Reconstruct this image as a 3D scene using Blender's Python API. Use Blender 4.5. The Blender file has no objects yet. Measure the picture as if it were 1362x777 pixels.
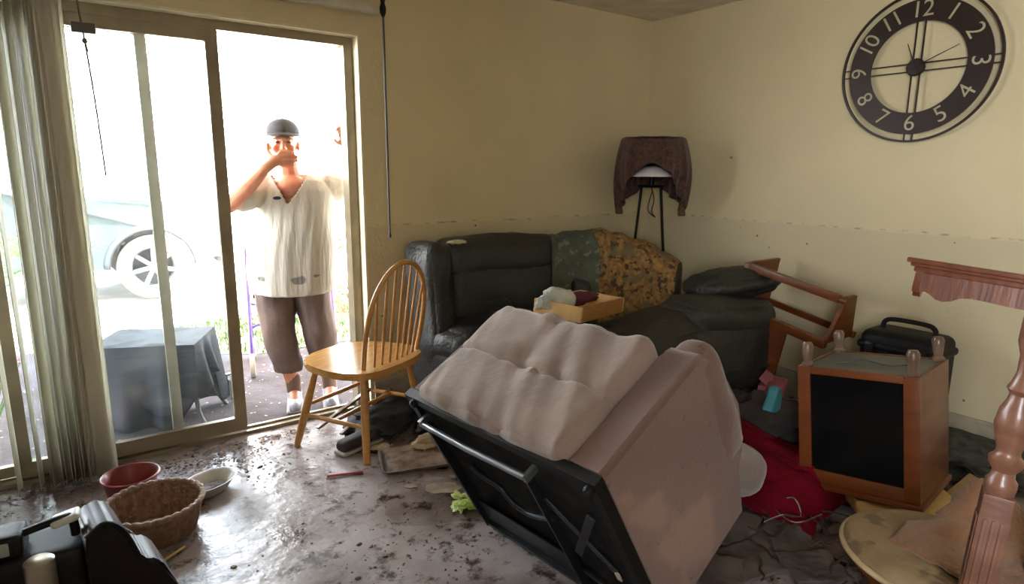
import bpy, bmesh, math, random
from mathutils import Vector, Matrix, noise, Quaternion
PI = math.pi
S = bpy.context.scene
COL = S.collection
random.seed(7)
# ------------------------------------------------------------------ camera, sky, sun, exposure
cam_d = bpy.data.cameras.new('camera'); cam = bpy.data.objects.new('camera', cam_d); COL.objects.link(cam)
cam_d.sensor_width = 36; cam_d.lens = 36*832.3/1362; cam_d.clip_start = .02; cam_d.clip_end = 300
CR = Vector((0.80642905, -0.59129748, 0.00628284)); CU = Vector((0.1076311, 0.15722135, 0.9816807)); CF = Vector((0.58145312, 0.79097961, -0.19042986))
m = Matrix.Identity(4)
for i in range(3):
    m[i][0] = CR[i]; m[i][1] = CU[i]; m[i][2] = -CF[i]
m[2][3] = 1.382
cam.matrix_world = m
S.camera = cam
w = bpy.data.worlds.new('sky'); S.world = w; w.use_nodes = True
bg = w.node_tree.nodes['Background']; bg.inputs[0].default_value = (.93, .97, 1.03, 1); bg.inputs[1].default_value = 12
sd = bpy.data.lights.new('sun', 'SUN'); sun = bpy.data.objects.new('sun', sd); COL.objects.link(sun)
sd.energy = 24; sd.angle = .01; sd.color = (1, .95, .85)
sun.rotation_euler = Vector((.10, .25, -.95)).to_track_quat('-Z', 'Y').to_euler()
def portal(loc, sx, sz, rx):
    l = bpy.data.lights.new('portal', 'AREA'); l.shape = 'RECTANGLE'; l.size = sx; l.size_y = sz; l.cycles.is_portal = True
    o = bpy.data.objects.new('portal', l); COL.objects.link(o); o.location = loc; o.rotation_euler = (rx, 0, 0)
portal((-.05, 3.5, 1.05), 2.9, 2.1, -PI/2)      # daylight through the sliding door
portal((-2.32, -1.42, 1.66), 1.9, 1.8, 0); bpy.data.objects['portal.001'].rotation_euler = (0, -PI/2, 0); bpy.data.objects['portal.001'].data.size = 1.35; bpy.data.objects['portal.001'].data.size_y = 2.0   # added window in the left wall, out of view, to brighten the right wall
S.view_settings.view_transform = 'Standard'; S.view_settings.look = 'None'
S.view_settings.exposure = 1.38; S.view_settings.gamma = 1; S.view_settings.use_curve_mapping = False
S.cycles.use_denoising = True; S.cycles.max_bounces = 8; S.cycles.diffuse_bounces = 5; S.cycles.sample_clamp_indirect = 8

# ------------------------------------------------------------------ materials
def mat(name, c, rough=.6, metal=0, c2=None, scale=8, detail=4, bump=0, bscale=None, stretch=(1,1,1), rough2=None, spec=.5, sheen=0, coat=0, lo=.35, hi=.65, trans=0):
    M = bpy.data.materials.new(name); M.use_nodes = True
    nt = M.node_tree; N = nt.nodes; L = nt.links; b = N['Principled BSDF']
    b.inputs['Base Color'].default_value = (*c, 1); b.inputs['Roughness'].default_value = rough; b.inputs['Metallic'].default_value = metal
    b.inputs['Specular IOR Level'].default_value = spec; b.inputs['Sheen Weight'].default_value = sheen; b.inputs['Coat Weight'].default_value = coat
    if trans: b.inputs['Transmission Weight'].default_value = trans
    tc = N.new('ShaderNodeTexCoord'); mp = N.new('ShaderNodeMapping'); L.new(tc.outputs['Object'], mp.inputs[0]); mp.inputs['Scale'].default_value = stretch
    nz = N.new('ShaderNodeTexNoise'); nz.inputs['Scale'].default_value = scale; nz.inputs['Detail'].default_value = detail; L.new(mp.outputs[0], nz.inputs[0])
    if c2 is None: c2 = tuple(x*.82 for x in c)
    r = N.new('ShaderNodeValToRGB'); r.color_ramp.elements[0].position = lo; r.color_ramp.elements[1].position = hi
    r.color_ramp.elements[0].color = (*c2, 1); r.color_ramp.elements[1].color = (*c, 1)
    L.new(nz.outputs[0], r.inputs[0]); L.new(r.outputs[0], b.inputs['Base Color'])
    if rough2 is not None:
        mr = N.new('ShaderNodeMapRange'); mr.inputs[1].default_value = lo; mr.inputs[2].default_value = hi; mr.inputs[3].default_value = rough2; mr.inputs[4].default_value = rough
        L.new(nz.outputs[0], mr.inputs[0]); L.new(mr.outputs[0], b.inputs['Roughness'])
    if bump:
        n2 = N.new('ShaderNodeTexNoise'); n2.inputs['Scale'].default_value = bscale or scale*4; n2.inputs['Detail'].default_value = 5; L.new(mp.outputs[0], n2.inputs[0])
        bp = N.new('ShaderNodeBump'); bp.inputs['Strength'].default_value = bump; bp.inputs['Distance'].default_value = .02; L.new(n2.outputs[0], bp.inputs['Height']); L.new(bp.outputs[0], b.inputs['Normal'])
    return M
def nodes(M): return M.node_tree.nodes, M.node_tree.links, M.node_tree.nodes['Principled BSDF']

def wall_mat():
    M = mat('wall_paint', (.72, .62, .385), .75, c2=(.68, .585, .36), scale=2.2, bump=.12, bscale=60)
    N, L, b = nodes(M)
    g = N.new('ShaderNodeNewGeometry'); sp = N.new('ShaderNodeSeparateXYZ'); L.new(g.outputs['Position'], sp.inputs[0])
    # thin broken flood line at 1.08 m with dirt specks
    n1 = N.new('ShaderNodeTexNoise'); n1.inputs['Scale'].default_value = 3; L.new(g.outputs['Position'], n1.inputs[0])
    ad = N.new('ShaderNodeMath'); ad.operation = 'MULTIPLY_ADD'; ad.inputs[1].default_value = .03; L.new(n1.outputs[0], ad.inputs[0]); L.new(sp.outputs[2], ad.inputs[2])
    su = N.new('ShaderNodeMath'); su.operation = 'SUBTRACT'; su.inputs[1].default_value = 1.092; L.new(ad.outputs[0], su.inputs[0])
    ab = N.new('ShaderNodeMath'); ab.operation = 'ABSOLUTE'; L.new(su.outputs[0], ab.inputs[0])
    lt = N.new('ShaderNodeMapRange'); lt.inputs[1].default_value = .001; lt.inputs[2].default_value = .007; lt.inputs[3].default_value = 1; lt.inputs[4].default_value = 0; L.new(ab.outputs[0], lt.inputs[0])
    n2 = N.new('ShaderNodeTexNoise'); n2.inputs['Scale'].default_value = 14; n2.inputs['Detail'].default_value = 6; L.new(g.outputs['Position'], n2.inputs[0])
    r2 = N.new('ShaderNodeMapRange'); r2.inputs[1].default_value = .5; r2.inputs[2].default_value = .68; L.new(n2.outputs[0], r2.inputs[0])
    mu = N.new('ShaderNodeMath'); mu.operation = 'MULTIPLY'; L.new(lt.outputs[0], mu.inputs[0]); L.new(r2.outputs[0], mu.inputs[1])
    # specks below the line
    v = N.new('ShaderNodeTexVoronoi'); v.inputs['Scale'].default_value = 6.5; L.new(g.outputs['Position'], v.inputs[0])
    vs = N.new('ShaderNodeMath'); vs.operation = 'LESS_THAN'; vs.inputs[1].default_value = .05; L.new(v.outputs[0], vs.inputs[0])
    bl = N.new('ShaderNodeMath'); bl.operation = 'LESS_THAN'; bl.inputs[1].default_value = 1.07; L.new(sp.outputs[2], bl.inputs[0])
    m3 = N.new('ShaderNodeMath'); m3.operation = 'MULTIPLY'; L.new(vs.outputs[0], m3.inputs[0]); L.new(bl.outputs[0], m3.inputs[1])
    mx = N.new('ShaderNodeMath'); mx.operation = 'MAXIMUM'; L.new(mu.outputs[0], mx.inputs[0]); L.new(m3.outputs[0], mx.inputs[1])
    old = b.inputs['Base Color'].links[0].from_socket
    # residue film under the line
    mf = N.new('ShaderNodeMix'); mf.data_type = 'RGBA'; mf.inputs[7].default_value = (.58, .51, .34, 1)
    m4 = N.new('ShaderNodeMath'); m4.operation = 'MULTIPLY'; m4.inputs[1].default_value = .55; L.new(bl.outputs[0], m4.inputs[0])
    L.new(m4.outputs[0], mf.inputs[0]); L.new(old, mf.inputs[6])
    mc = N.new('ShaderNodeMix'); mc.data_type = 'RGBA'; mc.inputs[7].default_value = (.10, .07, .04, 1)
    m5 = N.new('ShaderNodeMath'); m5.operation = 'MULTIPLY'; m5.inputs[1].default_value = .75; L.new(mx.outputs[0], m5.inputs[0])
    L.new(m5.outputs[0], mc.inputs[0]); L.new(mf.outputs[2], mc.inputs[6]); L.new(mc.outputs[2], b.inputs['Base Color'])
    return M

def floor_mat():
    M = mat('muddy_wet_vinyl', (.34, .29, .28), .5, c2=(.13, .095, .08), scale=2.6, detail=8, rough2=.42, lo=.38, hi=.6, spec=.32, bump=.25, bscale=22)
    N, L, b = nodes(M)
    g = N.new('ShaderNodeNewGeometry')
    n1 = N.new('ShaderNodeTexNoise'); n1.inputs['Scale'].default_value = 1.7; n1.inputs['Detail'].default_value = 7; n1.inputs['Distortion'].default_value = .8; L.new(g.outputs['Position'], n1.inputs[0])
    mr = N.new('ShaderNodeMapRange'); mr.inputs[1].default_value = .42; mr.inputs[2].default_value = .58; mr.inputs[3].default_value = .20; mr.inputs[4].default_value = .55; L.new(n1.outputs[0], mr.inputs[0])
    L.new(mr.outputs[0], b.inputs['Roughness'])
    n3 = N.new('ShaderNodeTexNoise'); n3.inputs['Scale'].default_value = 9; n3.inputs['Detail'].default_value = 10; n3.inputs['Roughness'].default_value = .7; L.new(g.outputs['Position'], n3.inputs[0])
    r3 = N.new('ShaderNodeMapRange'); r3.inputs[1].default_value = .52; r3.inputs[2].default_value = .62; L.new(n3.outputs[0], r3.inputs[0])
    old = b.inputs['Base Color'].links[0].from_socket
    mc = N.new('ShaderNodeMix'); mc.data_type = 'RGBA'; mc.inputs[7].default_value = (.04, .018, .012, 1)
    L.new(r3.outputs[0], mc.inputs[0]); L.new(old, mc.inputs[6]); L.new(mc.outputs[2], b.inputs['Base Color'])
    return M

def wood(name, c, c2, rough=.35, stretch=(18, 1.5, 1.5), coat=.3, scale=3):
    return mat(name, c, rough, c2=c2, scale=scale, detail=6, stretch=stretch, bump=.06, coat=coat, lo=.3, hi=.7)

def glass_mat(name, flare_veil=.08, dirt=.25, tint=(.9, .93, .95)):  # even pale haze in the glass imitates window flare, dirt adds patchy soiling
    M = bpy.data.materials.new(name); M.use_nodes = True; nt = M.node_tree; N = nt.nodes; L = nt.links
    N.remove(N['Principled BSDF']); out = N['Material Output']
    tr = N.new('ShaderNodeBsdfTransparent'); tr.inputs[0].default_value = (*tint, 1)
    gl = N.new('ShaderNodeBsdfGlossy'); gl.inputs['Roughness'].default_value = .02
    fr = N.new('ShaderNodeFresnel'); fr.inputs[0].default_value = 1.45
    m1 = N.new('ShaderNodeMixShader'); L.new(fr.outputs[0], m1.inputs[0]); L.new(tr.outputs[0], m1.inputs[1]); L.new(gl.outputs[0], m1.inputs[2])
    df = N.new('ShaderNodeBsdfDiffuse'); df.inputs[0].default_value = (.75, .73, .68, 1); tl = N.new('ShaderNodeBsdfTranslucent'); tl.inputs[0].default_value = (.8, .78, .72, 1)
    ms = N.new('ShaderNodeMixShader'); L.new(df.outputs[0], ms.inputs[1]); L.new(tl.outputs[0], ms.inputs[2])
    g = N.new('ShaderNodeTexCoord'); nz = N.new('ShaderNodeTexNoise'); nz.inputs['Scale'].default_value = 3.5; nz.inputs['Detail'].default_value = 9; L.new(g.outputs['Object'], nz.inputs[0])
    mr = N.new('ShaderNodeMapRange'); mr.inputs[1].default_value = .45; mr.inputs[2].default_value = .8; mr.inputs[3].default_value = flare_veil; mr.inputs[4].default_value = dirt; L.new(nz.outputs[0], mr.inputs[0])
    m2 = N.new('ShaderNodeMixShader'); L.new(mr.outputs[0], m2.inputs[0]); L.new(m1.outputs[0], m2.inputs[1]); L.new(ms.outputs[0], m2.inputs[2])
    L.new(m2.outputs[0], out.inputs[0]); return M
def translucent(M, amt):
    N, L, b = nodes(M); out = N['Material Output']
    tl = N.new('ShaderNodeBsdfTranslucent')
    if b.inputs['Base Color'].links: L.new(b.inputs['Base Color'].links[0].from_socket, tl.inputs[0])
    else: tl.inputs[0].default_value = b.inputs['Base Color'].default_value
    mx = N.new('ShaderNodeMixShader'); mx.inputs[0].default_value = amt; L.new(b.outputs[0], mx.inputs[1]); L.new(tl.outputs[0], mx.inputs[2]); L.new(mx.outputs[0], out.inputs[0]); return M
def spots(M, col, scale, thr, amt=1.0, fine=None):
    N, L, b = nodes(M); tc = N.new('ShaderNodeTexCoord')
    v = N.new('ShaderNodeTexNoise'); v.inputs['Scale'].default_value = scale; v.inputs['Detail'].default_value = 3; L.new(tc.outputs['Object'], v.inputs[0])
    r = N.new('ShaderNodeMapRange'); r.inputs[1].default_value = thr; r.inputs[2].default_value = thr+.06; r.inputs[4].default_value = amt; L.new(v.outputs[0], r.inputs[0])
    old = b.inputs['Base Color'].links[0].from_socket; mc = N.new('ShaderNodeMix'); mc.data_type = 'RGBA'; mc.inputs[7].default_value = (*col, 1)
    L.new(r.outputs[0], mc.inputs[0]); L.new(old, mc.inputs[6]); L.new(mc.outputs[2], b.inputs['Base Color']); return M

WALL = wall_mat(); FLOOR = floor_mat()
CEIL = mat('ceiling_paint', (.78, .74, .60), .85, bump=.25, bscale=120)
CREAM = mat('cream_jamb_paint', (.78, .72, .50), .5)
BRONZE = mat('bronze_aluminium', (.33, .28, .19), .42, .4, c2=(.25, .21, .14))
BRONZE2 = mat('gold_aluminium', (.42, .36, .24), .4, .4)
GLASS = glass_mat('door_glass', .008, .05)
BLIND = translucent(mat('blind_vinyl', (.80, .77, .68), .45, c2=(.72, .69, .58), scale=1, stretch=(20, 20, .6)), .5)
BLACKM = mat('black_metal', (.012, .012, .013), .4, .6)
BLK = mat('black_plastic', (.005, .005, .005), .5, spec=.2, c2=(.009, .007, .006))
LEATHER = mat('black_leather', (.018, .021, .024), .33, c2=(.03, .03, .028), scale=5, rough2=.5, bump=.35, bscale=55)
LEATHER2 = mat('muddy_black_leather', (.016, .018, .016), .42, c2=(.032, .030, .022), scale=4, rough2=.6, bump=.4, bscale=40)
OAK = wood('oak', (.62, .33, .10), (.48, .23, .06), .3, (1.5, 1.5, 14))
OAKX = wood('oak_seat', (.66, .37, .12), (.5, .25, .07), .25, (2, 14, 2))
CHERRY = wood('orange_stained_wood', (.18, .048, .008), (.11, .027, .005), .4, (1.5, 1.5, 9), .1)
MAHOG = wood('mahogany', (.17, .05, .02), (.09, .025, .012), .35, (9, 1.5, 1.5), .15)
POST = wood('worn_mahogany', (.22, .10, .06), (.12, .045, .025), .35, (1.5, 1.5, 8), .25)
PINE = wood('pale_pine', (.72, .48, .20), (.62, .38, .14), .5, (2, 10, 2), 0)
SUEDE = spots(mat('beige_suede', (.26, .185, .148), .9, c2=(.195, .135, .105), scale=3.5, detail=6, bump=.15, bscale=45, sheen=.4), (.17, .12, .10), 2.6, .58, .45)
PINKSUEDE = spots(spots(mat('pinkish_suede', (.165, .092, .07), .9, c2=(.13, .072, .055), scale=2.5, bump=.12, bscale=60, sheen=.3), (.08, .04, .03), 30, .655, .85), (.3, .17, .12), 2.5, .6, .5)
DUST = mat('black_dust_cover', (.006, .006, .007), .9, spec=.15, c2=(.02, .017, .014), scale=12, bump=.2)
STEEL = mat('galvanised_steel', (.30, .31, .31), .35, .8)
DARKSTEEL = mat('dark_steel', (.05, .055, .06), .35, .8)
CREAMCL = spots(mat('cream_pad', (.38, .28, .155), .8, c2=(.25, .17, .09), scale=5, bump=.3), (.12, .075, .04), 9, .56, .7)
TAN = mat('tan_towel', (.31, .155, .07), .95, c2=(.19, .085, .035), scale=5, bump=.5, bscale=60, sheen=.3)
RED = mat('red_blanket', (.17, .004, .014), .95, c2=(.10, .002, .008), scale=5, bump=.4, bscale=50, spec=.1)
SCARF = mat('brown_scarf', (.11, .048, .032), .95, c2=(.045, .022, .017), scale=45, detail=2, bump=.5, bscale=80, sheen=.2)
WHITESH = mat('white_shade', (.82, .81, .78), .4)
CAMO = spots(spots(mat('orange_camo', (.36, .20, .06), .9, c2=(.17, .09, .03), scale=34, bump=.6, bscale=40), (.07, .04, .02), 30, .55), (.16, .13, .06), 12, .56, .8)
CAMO2 = spots(mat('grey_green_camo', (.10, .115, .08), .9, c2=(.065, .075, .05), scale=12, bump=.5, bscale=30), (.2, .2, .15), 22, .6, .8)
WICKER = mat('wicker', (.33, .19, .115), .55, c2=(.19, .10, .06), scale=40, bump=.6, bscale=70)
WHITE = mat('white_enamel', (.62, .60, .56), .3, c2=(.45, .41, .36), scale=9)
REDP = mat('red_plastic', (.24, .035, .03), .35)
MUD = mat('mud', (.055, .03, .02), .7, c2=(.11, .07, .05), scale=14, bump=.6)
PAPER = mat('dirty_paper', (.42, .35, .27), .85, c2=(.26, .2, .15), scale=12)
GREYP = mat('wet_grey_paper', (.14, .11, .10), .7, c2=(.06, .045, .04), scale=5, bump=.3)
SKIN = mat('skin', (.60, .27, .16), .5, c2=(.52, .20, .12), scale=18)
SHIRT = spots(mat('white_shirt', (.52, .49, .42), .9, c2=(.47, .445, .38), scale=3, stretch=(9, 9, .8), bump=.5, bscale=3), (.25, .25, .25), 5, .75, .5)
PANTS = mat('brown_trousers', (.13, .085, .07), .9, c2=(.09, .06, .05), scale=7, bump=.4, bscale=14)
CAPM = mat('grey_cap', (.07, .07, .075), .9)
TARP = mat('black_tarp', (.006, .008, .012), .75, spec=.2, c2=(.016, .019, .023), scale=3, bump=.3, bscale=9)

# ------------------------------------------------------------------ mesh helpers
def B(): return bmesh.new()
def tf(v, M): return M @ Vector(v) if M is not None else Vector(v)
def box(bm, x0, x1, y0, y1, z0, z1, M=None, bev=0):
    P = [(x0,y0,z0),(x1,y0,z0),(x1,y1,z0),(x0,y1,z0),(x0,y0,z1),(x1,y0,z1),(x1,y1,z1),(x0,y1,z1)]
    v = [bm.verts.new(tf(p, M)) for p in P]
    fs = [bm.faces.new([v[i] for i in f]) for f in ((3,2,1,0),(4,5,6,7),(0,1,5,4),(1,2,6,5),(2,3,7,6),(3,0,4,7))]
    if bev:
        es = {e for f in fs for e in f.edges}
        bmesh.ops.bevel(bm, geom=list(es), offset=bev, segments=2, affect='EDGES', profile=.6)
    return bm
def sweep(bm, pts, rad, n=10, cap=True, M=None, flat=1.0):
    pts = [Vector(p) for p in pts]; R = rad if isinstance(rad, (list, tuple)) else [rad]*len(pts)
    rings = []; up = None
    for i, p in enumerate(pts):
        t = (pts[min(i+1, len(pts)-1)] - pts[max(i-1, 0)]).normalized()
        if up is None:
            up = Vector((0, 0, 1)) if abs(t.z) < .9 else Vector((1, 0, 0))
        a = (up - t*up.dot(t)).normalized(); b = t.cross(a); up = a
        rings.append([bm.verts.new(tf(p + (a*math.cos(2*PI*k/n)*flat + b*math.sin(2*PI*k/n))*R[i], M)) for k in range(n)])
    for r0, r1 in zip(rings, rings[1:]):
        for k in range(n): bm.faces.new((r0[k], r0[(k+1) % n], r1[(k+1) % n], r1[k]))
    if cap: bm.faces.new(rings[0][::-1]); bm.faces.new(rings[-1])
    return bm
def smoothpath(pts, sub=6):
    pts = [Vector(p) for p in pts]; out = []
    for i in range(len(pts)-1):
        p0 = pts[max(i-1, 0)]; p1 = pts[i]; p2 = pts[i+1]; p3 = pts[min(i+2, len(pts)-1)]
        for k in range(sub):
            t = k/sub; out.append(.5*((2*p1)+(p2-p0)*t+(2*p0-5*p1+4*p2-p3)*t*t+(3*p1-p0-3*p2+p3)*t**3))
    return out+[pts[-1]]
def lathe(bm, prof, n=32, M=None, cap=False, sx=1, sy=1):
    rings = [[bm.verts.new(tf((r*math.cos(2*PI*k/n)*sx, r*math.sin(2*PI*k/n)*sy, z), M)) for k in range(n)] for r, z in prof]
    for a, b in zip(rings, rings[1:]):
        for k in range(n): bm.faces.new((a[k], a[(k+1) % n], b[(k+1) % n], b[k]))
    if cap: bm.faces.new(rings[0][::-1]); bm.faces.new(rings[-1])
    return bm
def prism(bm, poly, z0, z1, M=None, bev=0):
    a = [bm.verts.new(tf((x, y, z0), M)) for x, y in poly]; b = [bm.verts.new(tf((x, y, z1), M)) for x, y in poly]; n = len(poly)
    fs = [bm.faces.new(a[::-1]), bm.faces.new(b)] + [bm.faces.new((a[k], a[(k+1) % n], b[(k+1) % n], b[k])) for k in range(n)]
    if bev: bmesh.ops.bevel(bm, geom=list({e for f in fs for e in f.edges}), offset=bev, segments=2, affect='EDGES')
    return bm
def grid(bm, f, nu, nv, close_u=False):
    V = [[bm.verts.new(f(i/nu, j/nv)) for j in range(nv+1)] for i in range(nu if close_u else nu+1)]
    for i in range(nu):
        for j in range(nv):
            a, b_ = V[i], V[(i+1) % len(V)] if close_u else V[i+1]
            bm.faces.new((a[j], b_[j], b_[j+1], a[j+1]))
    return bm
def fbm(p, s=1, o=3):
    return noise.fractal(Vector(p)*s, 1.0, 2.0, o)
def cushion(bm, s, r, n=18, M=None, bulge=.0, wr=0, ws=6, wst=(1, 1, 1), seed=0, shape=None):
    """rounded padded block centred on the origin, half sizes s, corner radius r"""
    vs = {}
    def V(p):
        key = tuple(round(q, 5) for q in p)
        if key in vs: return vs[key]
        P = Vector((p[0]*s[0], p[1]*s[1], p[2]*s[2])); inner = Vector([max(-(s[i]-r), min(s[i]-r, P[i])) for i in range(3)])
        d = P-inner
        if d.length > 1e-9: dn = d.normalized(); P = inner+dn*r
        else: dn = Vector((0, 0, 0))
        k = Vector([p[i] for i in range(3)])
        for i in range(3):
            o = [j for j in range(3) if j != i]; P[i] += bulge*p[i]*(1-p[o[0]]**2)*(1-p[o[1]]**2) if abs(p[i]) == 1 else 0
        if wr:
            q = Vector((P.x*wst[0], P.y*wst[1], P.z*wst[2]))+Vector((seed*3.1, seed*1.7, 0))
            P += (dn if dn.length else k.normalized())*fbm(q, ws)*wr
        if shape: P = shape(P, p)
        v = bm.verts.new(tf(P, M)); vs[key] = v; return v
    for ax in range(3):
        for sg in (-1, 1):
            o = [(ax+1) % 3, (ax+2) % 3]
            for i in range(n):
                for j in range(n):
                    q = []
                    for a, b_ in ((i, j), (i+1, j), (i+1, j+1), (i, j+1)):
                        p = [0, 0, 0]; p[ax] = sg; p[o[0]] = math.sin((a/n-.5)*PI); p[o[1]] = math.sin((b_/n-.5)*PI); q.append(V(p))
                    bm.faces.new(q if sg > 0 else q[::-1])
    return bm
def capsule(bm, p0, p1, r0, r1, n=12, fl=1.0, ax=None):
    p0 = Vector(p0); p1 = Vector(p1); t = (p1-p0).normalized(); rs = []
    for k in range(5):
        a = PI/2*(k/5); rs.append((p0-t*r0*math.cos(a), r0*math.sin(a)+1e-4))
    for k in range(5):
        a = PI/2*((k+1)/5); rs.append((p1+t*r1*math.cos(PI/2-a), r1*math.cos(a-0)+1e-4) if k else (p1, r1))
    rs = [(p0-t*r0*math.cos(PI/2*k/5), r0*math.sin(PI/2*k/5)+1e-4) for k in range(6)] + [(p1+t*r1*math.sin(PI/2*k/5), r1*math.cos(PI/2*k/5)+1e-4) for k in range(6)]
    up = Vector(ax) if ax else (Vector((0, 0, 1)) if abs(t.z) < .9 else Vector((1, 0, 0)))
    a = (up-t*up.dot(t)).normalized(); b_ = t.cross(a)
    rings = [[bm.verts.new(c+(a*math.cos(2*PI*k/n)*fl+b_*math.sin(2*PI*k/n))*r) for k in range(n)] for c, r in rs]
    for x, y in zip(rings, rings[1:]):
        for k in range(n): bm.faces.new((x[k], x[(k+1) % n], y[(k+1) % n], y[k]))
    bm.faces.new(rings[0][::-1]); bm.faces.new(rings[-1]); return bm
def ellipsoid(bm, c, s, M=None, n=16, rot=None):
    T = Matrix.Translation(Vector(c)) @ (rot.to_4x4() if rot else Matrix.Identity(4)) @ Matrix.Diagonal((*s, 1))
    if M is not None: T = M @ T
    bmesh.ops.create_uvsphere(bm, u_segments=n, v_segments=max(8, n*3//4), radius=1, matrix=T); return bm

def obj(name, bm, m, parent=None, smooth=True, sub=0, solid=0, weld=False, loc=None, ang=40):
    me = bpy.data.meshes.new(name)
    if weld: bmesh.ops.remove_doubles(bm, verts=bm.verts, dist=1e-5)
    bmesh.ops.recalc_face_normals(bm, faces=bm.faces)
    for f in bm.faces: f.smooth = smooth
    if smooth:
        for e in bm.edges:
            if len(e.link_faces) == 2 and e.calc_face_angle(0) > math.radians(ang): e.smooth = False
    bm.to_mesh(me); bm.free(); me.materials.append(m)
    o = bpy.data.objects.new(name, me); COL.objects.link(o)
    if parent: o.parent = parent
    if loc: o.location = loc
    if solid:
        s = o.modifiers.new('s', 'SOLIDIFY'); s.thickness = solid; s.offset = 0
    if sub:
        s = o.modifiers.new('sub', 'SUBSURF'); s.levels = sub; s.render_levels = sub
    return o
def thing(name, label, cat, loc=(0, 0, 0), rz=0, group=None):
    o = bpy.data.objects.new(name, None); COL.objects.link(o); o.location = loc; o.rotation_euler = (0, 0, rz)
    o.empty_display_size = .05
    return tag(o, label, cat, group)
def tag(o, label, cat, group=None, kind=None):
    o['label'] = label; o['category'] = cat
    if group: o['group'] = group
    if kind: o['kind'] = kind
    return o
def struct(name, bm, m, parent=None, **k):
    o = obj(name, bm, m, parent, smooth=k.pop('smooth', False), **k)
    if parent is None: o['kind'] = 'structure'
    return o
def RZ(a): return Matrix.Rotation(a, 4, 'Z')
def T(x, y, z): return Matrix.Translation((x, y, z))

XR, YD, ZC = 3.644, 3.265, 2.44
OX0, OX1, OZ = -1.45, 1.40, 2.078       # sliding-door opening
# ------------------------------------------------------------------ room shell
struct('floor', box(B(), -2.3, XR+.12, -2.6, 3.42, -.12, 0), FLOOR)
struct('ceiling', box(B(), -2.3, XR+.12, -2.6, 3.42, ZC, ZC+.12), CEIL)
bm = B(); box(bm, OX1, XR+.12, YD, 3.42, 0, ZC); box(bm, -2.3, OX0, YD, 3.42, 0, ZC); box(bm, OX0, OX1, YD, 3.42, OZ, ZC)
struct('wall_back', bm, WALL)
struct('wall_right', box(B(), XR, XR+.12, -2.6, YD, 0, ZC), WALL)
UNSEENW = mat('unseen_wall_tan', (.42, .35, .27), .6, c2=(.34, .28, .21), scale=2, stretch=(6, 6, .5))  # tone of the unseen walls, chosen for the light they bounce back
bm = B(); box(bm, -2.3, -2.18, -2.6, -2.4, 0, ZC); box(bm, -2.3, -2.18, -.43, YD, 0, ZC); box(bm, -2.3, -2.18, -2.4, -.43, 0, 1.0); box(bm, -2.3, -2.18, -2.4, -.43, 2.32, ZC)
struct('wall_left', bm, UNSEENW)
struct('added_partition', box(B(), -2.18, -.75, -.42, -.32, 0, ZC), UNSEENW)  # unseen wall added to keep window light off the door wall
f2 = struct('added_window', box(box(box(box(box(B(), -2.26, -2.21, -2.4, -.43, 1.0, 1.04), -2.26, -2.21, -2.4, -.43, 2.28, 2.32), -2.26, -2.21, -2.4, -2.36, 1.04, 2.28), -2.26, -2.21, -.47, -.43, 1.04, 2.28), -2.26, -2.21, -1.44, -1.40, 1.04, 2.28), BRONZE)  # unseen window added to throw daylight on the right wall
struct('wall_front', box(B(), -2.18, XR, -2.6, -2.48, 0, ZC), UNSEENW)
def board(bm, x0, x1, y0, y1): box(bm, x0, x1, y0, y1, .0, .15); box(bm, x0+.004, x1-.004 if x1-x0 > .1 else x1, y0, y1, .15, .165)
BASEP = mat('baseboard_paint', (.52, .48, .37), .6, c2=(.35, .3, .22), scale=6)
struct('baseboard_right', box(box(B(), XR-.016, XR, -2.48, YD, 0, .155), XR-.010, XR, -2.48, YD, .155, .172), BASEP)
struct('baseboard_back', box(box(B(), OX1+.01, XR-.016, YD-.016, YD, 0, .155), OX1+.01, XR-.016, YD-.010, YD, .155, .172), BASEP)
# cream reveal of the door opening
bm = B(); box(bm, OX1-.012, OX1, YD-.002, 3.345, 0, OZ); box(bm, OX0, OX1-.012, YD-.002, 3.345, OZ-.012, OZ)
struct('trim_1', bm, CREAM)
# outer frame, fixed and sliding leaves of the door
bm = B(); box(bm, OX1-.062, OX1-.012, 3.335, 3.42, 0, OZ-.012); box(bm, OX0, OX1-.062, 3.335, 3.42, OZ-.055, OZ-.012); box(bm, OX0, OX0+.05, 3.335, 3.42, 0, OZ-.05)
box(bm, OX0+.05, OX1-.062, 3.335, 3.42, -.045, .018); box(bm, OX0+.05, OX1-.062, 3.372, 3.378, .018, .03)
struct('door_1', bm, BRONZE)
def leaf(name, x0, x1, y, st=.045, m=BRONZE, br=.07):
    bm = B()
    box(bm, x0, x0+st, y, y+.032, .03, OZ-.056); box(bm, x1-st, x1, y, y+.032, .03, OZ-.056)
    box(bm, x0+st, x1-st, y, y+.032, .03, .03+br); box(bm, x0+st, x1-st, y, y+.032, OZ-.11, OZ-.056)
    o = struct(name, bm, m)
    struct('glass_pane', box(B(), x0+st, x1-st, y+.014, y+.019, .03+br, OZ-.11), GLASS, o)
    return o
lf = leaf('door_2', -.24, .722, 3.338, .056)
leaf('door_3', -.60, .430, 3.380, .046, BRONZE2, .05)
leaf('door_4', -1.40, -.52, 3.338, .046)
# small dark edge strips of the exterior wall siding
SID = mat('exterior_stucco', (.55, .5, .42), .9, bump=.4, bscale=90)
bm = B(); box(bm, OX1, 6, 3.42, 3.45, -.3, 5.0); box(bm, -6, OX0, 3.42, 3.45, -.3, 5.0); box(bm, OX0, OX1, 3.42, 3.45, OZ, 5.0)
struct('wall_exterior', bm, SID)
struct('roof', box(B(), -2.6, 6, -2.8, 5.6, 2.72, 2.86), SID)

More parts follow.
